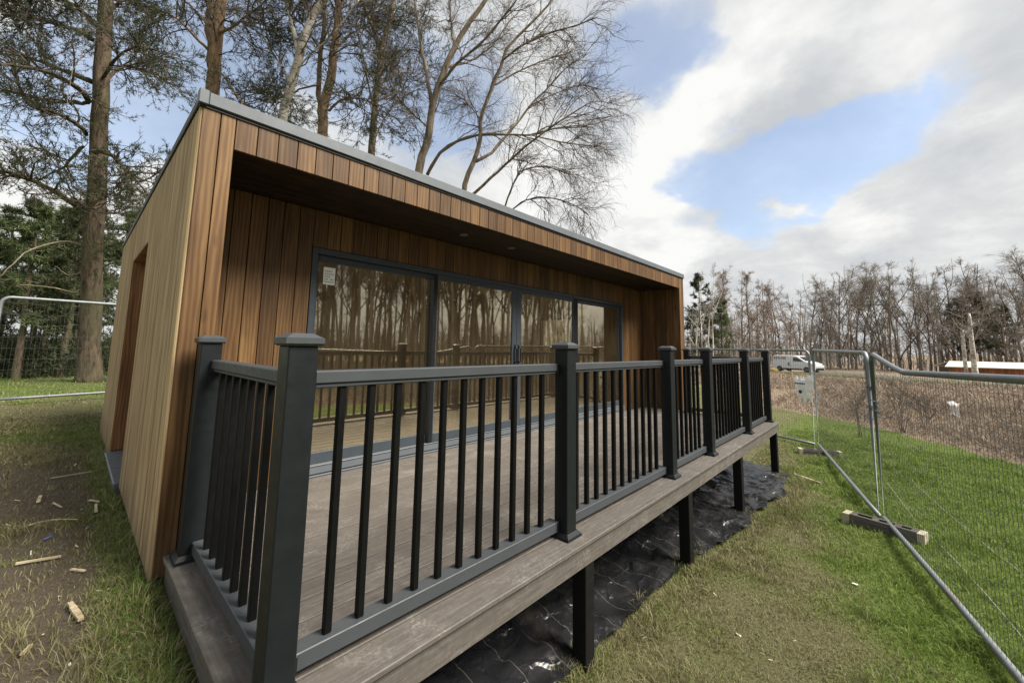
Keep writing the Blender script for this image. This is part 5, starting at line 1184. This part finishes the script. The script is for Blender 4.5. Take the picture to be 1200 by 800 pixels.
heap('yellow_sack', 'yellow sack on the track behind the van', 'sack', 906, 43, .55, .50, paint('yellow_sack', (.36, .27, .11), .7, .3))

# ------------------------------------------------------------------ sky and sun
SUN_EL, SUN_AZ = R(48), R(-62)                   # azimuth from +x towards +y: front right of the room
w = bpy.data.worlds.new('World'); scn.world = w; w.use_nodes = True; nt = w.node_tree; nt.nodes.clear()
class WT(NT):
    def __init__(s): s.t = nt
wt = WT()
out = wt.n('ShaderNodeOutputWorld'); bg = wt.n('ShaderNodeBackground'); bg.inputs['Strength'].default_value = .10
sky = wt.n('ShaderNodeTexSky'); sky.sky_type = 'NISHITA'; sky.sun_disc = False; sky.sun_elevation = SUN_EL; sky.sun_rotation = R(90)-SUN_AZ; sky.altitude = 50; sky.air_density = 1.; sky.dust_density = 1.2
gen = wt.n('ShaderNodeTexCoord').outputs['Generated']
def dirof(u, v): d = ray(u, v); return d/np.linalg.norm(d)
sepd = wt.n('ShaderNodeSeparateXYZ'); wt.l(gen, sepd.inputs[0])
zc = wt.math('MAXIMUM', sepd.outputs[2], .0); den = wt.math('ADD', zc, .28)
cmb = wt.n('ShaderNodeCombineXYZ'); wt.l(wt.math('DIVIDE', sepd.outputs[0], den), cmb.inputs[0]); wt.l(wt.math('DIVIDE', sepd.outputs[1], den), cmb.inputs[1])
layer = cmb.outputs[0]
n_big = wt.noise(layer, 1.7, 7, .58, .35); n_fine = wt.noise(layer, 5.5, 6, .62, .3)
# breaks in the cloud where the photograph's sky is blue: (u, v, radius deg, weight)
wn = wt.n('ShaderNodeTexNoise'); wn.inputs['Scale'].default_value = 2.6; wn.inputs['Detail'].default_value = 5; wt.l(layer, wn.inputs['Vector'])
wofs = wt.n('ShaderNodeVectorMath'); wofs.operation = 'MULTIPLY_ADD'; wt.l(wn.outputs['Color'], wofs.inputs[0]); wofs.inputs[1].default_value = (.34, .34, .34); wt.l(gen, wofs.inputs[2])
wsub = wt.n('ShaderNodeVectorMath'); wsub.operation = 'SUBTRACT'; wt.l(wofs.outputs[0], wsub.inputs[0]); wsub.inputs[1].default_value = (.17, .17, .17)
wnorm = wt.n('ShaderNodeVectorMath'); wnorm.operation = 'NORMALIZE'; wt.l(wsub.outputs[0], wnorm.inputs[0])
def lobe(u, v, rad, wgt):
    d = dirof(u, v); dp = wt.n('ShaderNodeVectorMath'); dp.operation = 'DOT_PRODUCT'; wt.l(wnorm.outputs[0], dp.inputs[0]); dp.inputs[1].default_value = tuple(d)
    return wt.mr(dp.outputs['Value'], math.cos(R(rad)), 1., 0, wgt)
def total(lst):
    acc = None
    for l_ in lst:
        x = lobe(*l_); acc = x if acc is None else wt.math('ADD', acc, x)
    return acc
HOLES = [(760, 40, 7, .8), (715, 60, 6, .5), (780, 75, 4, .4), (840, 205, 6, .9), (890, 235, 7, 1.), (940, 195, 6, .9), (1000, 165, 6, .8), (1060, 135, 6, .5), (1100, 105, 4, .5), (1130, 150, 6, .4), (955, 85, 3, .4),
         (850, 240, 5, .7), (160, 110, 10, 1.2), (60, 130, 9, 1.), (220, 40, 8, .9), (440, 110, 10, 1.), (540, 120, 7, .5), (300, 60, 6, .5), (820, 290, 4, .5), (1190, 170, 5, .5), (300, 0, 8, .5), (700, 10, 6, .4)]
CLOUDS = [(930, 70, 11, .5), (800, 160, 6, .5), (740, 245, 8, .7), (820, 262, 6, .5), (1020, 250, 8, .7), (1120, 215, 8, .6), (620, 180, 9, .4), (60, 60, 7, .5), (60, 220, 9, .7), (450, 150, 6, .4), (1160, 40, 10, .8), (1060, 40, 9, .5), (1000, 80, 8, .4), (900, 110, 8, .4), (1190, 110, 7, .4)]
dens = wt.math('SUBTRACT', wt.math('ADD', wt.math('ADD', .93, wt.math('MULTIPLY', wt.math('SUBTRACT', n_big, .5), 1.5)), wt.math('ADD', wt.math('MULTIPLY', wt.math('SUBTRACT', n_fine, .5), .55), total(CLOUDS))), wt.math('MULTIPLY', total(HOLES), 1.15))
low = wt.mr(sepd.outputs[2], .02, .28, .55, 0.)
dens = wt.math('ADD', dens, low)
cm = wt.n('ShaderNodeMapRange'); cm.interpolation_type = 'SMOOTHSTEP'; cm.inputs[1].default_value = .02; cm.inputs[2].default_value = .98; wt.l(dens, cm.inputs[0])
mask = wt.mr(cm.outputs[0], 0, 1, .34, 1.)
BR = [(790, 170, 8, .5), (760, 250, 9, .5), (870, 60, 8, .35), (60, 210, 12, .5), (620, 220, 10, .4), (1040, 70, 8, .25), (1010, 235, 5, .25), (100, 40, 10, .4)]
GRY = [(950, 125, 7, .3), (1150, 30, 8, .25), (900, 150, 8, .25), (1000, 300, 14, .04), (1150, 280, 12, .03)]
br_ = wt.math('SUBTRACT', wt.math('ADD', wt.math('ADD', .50, wt.math('MULTIPLY', wt.math('SUBTRACT', wt.noise(layer, 3.0, 7, .64, .25), .5), 1.5)), total(BR)), total(GRY))
ccol = wt.ramp(br_, [(.10, (2.75, 2.86, 3.0)), (.5, (3.45, 3.52, 3.54)), (.88, (4.55, 4.55, 4.45))])
lp = wt.mix(mask, sky.outputs[0], ccol)
wt.l(lp, bg.inputs['Color']); wt.l(bg.outputs[0], out.inputs['Surface'])
sl = bpy.data.lights.new('sun', 'SUN'); sl.energy = 4.2; sl.angle = R(28); sl.color = (1., .93, .83); so = bpy.data.objects.new('sun', sl); COL.objects.link(so)
sd_ = Vector((math.cos(SUN_EL)*math.cos(SUN_AZ), math.cos(SUN_EL)*math.sin(SUN_AZ), math.sin(SUN_EL))); so.rotation_euler = sd_.to_track_quat('Z', 'Y').to_euler()
so.location = (10, -15, 20)
for o in (bare+larch+slim+pinec):
    if o['label'] == '': print('unplaced', o.name); 
print('objects', len(bpy.data.objects), 'script bytes ok')
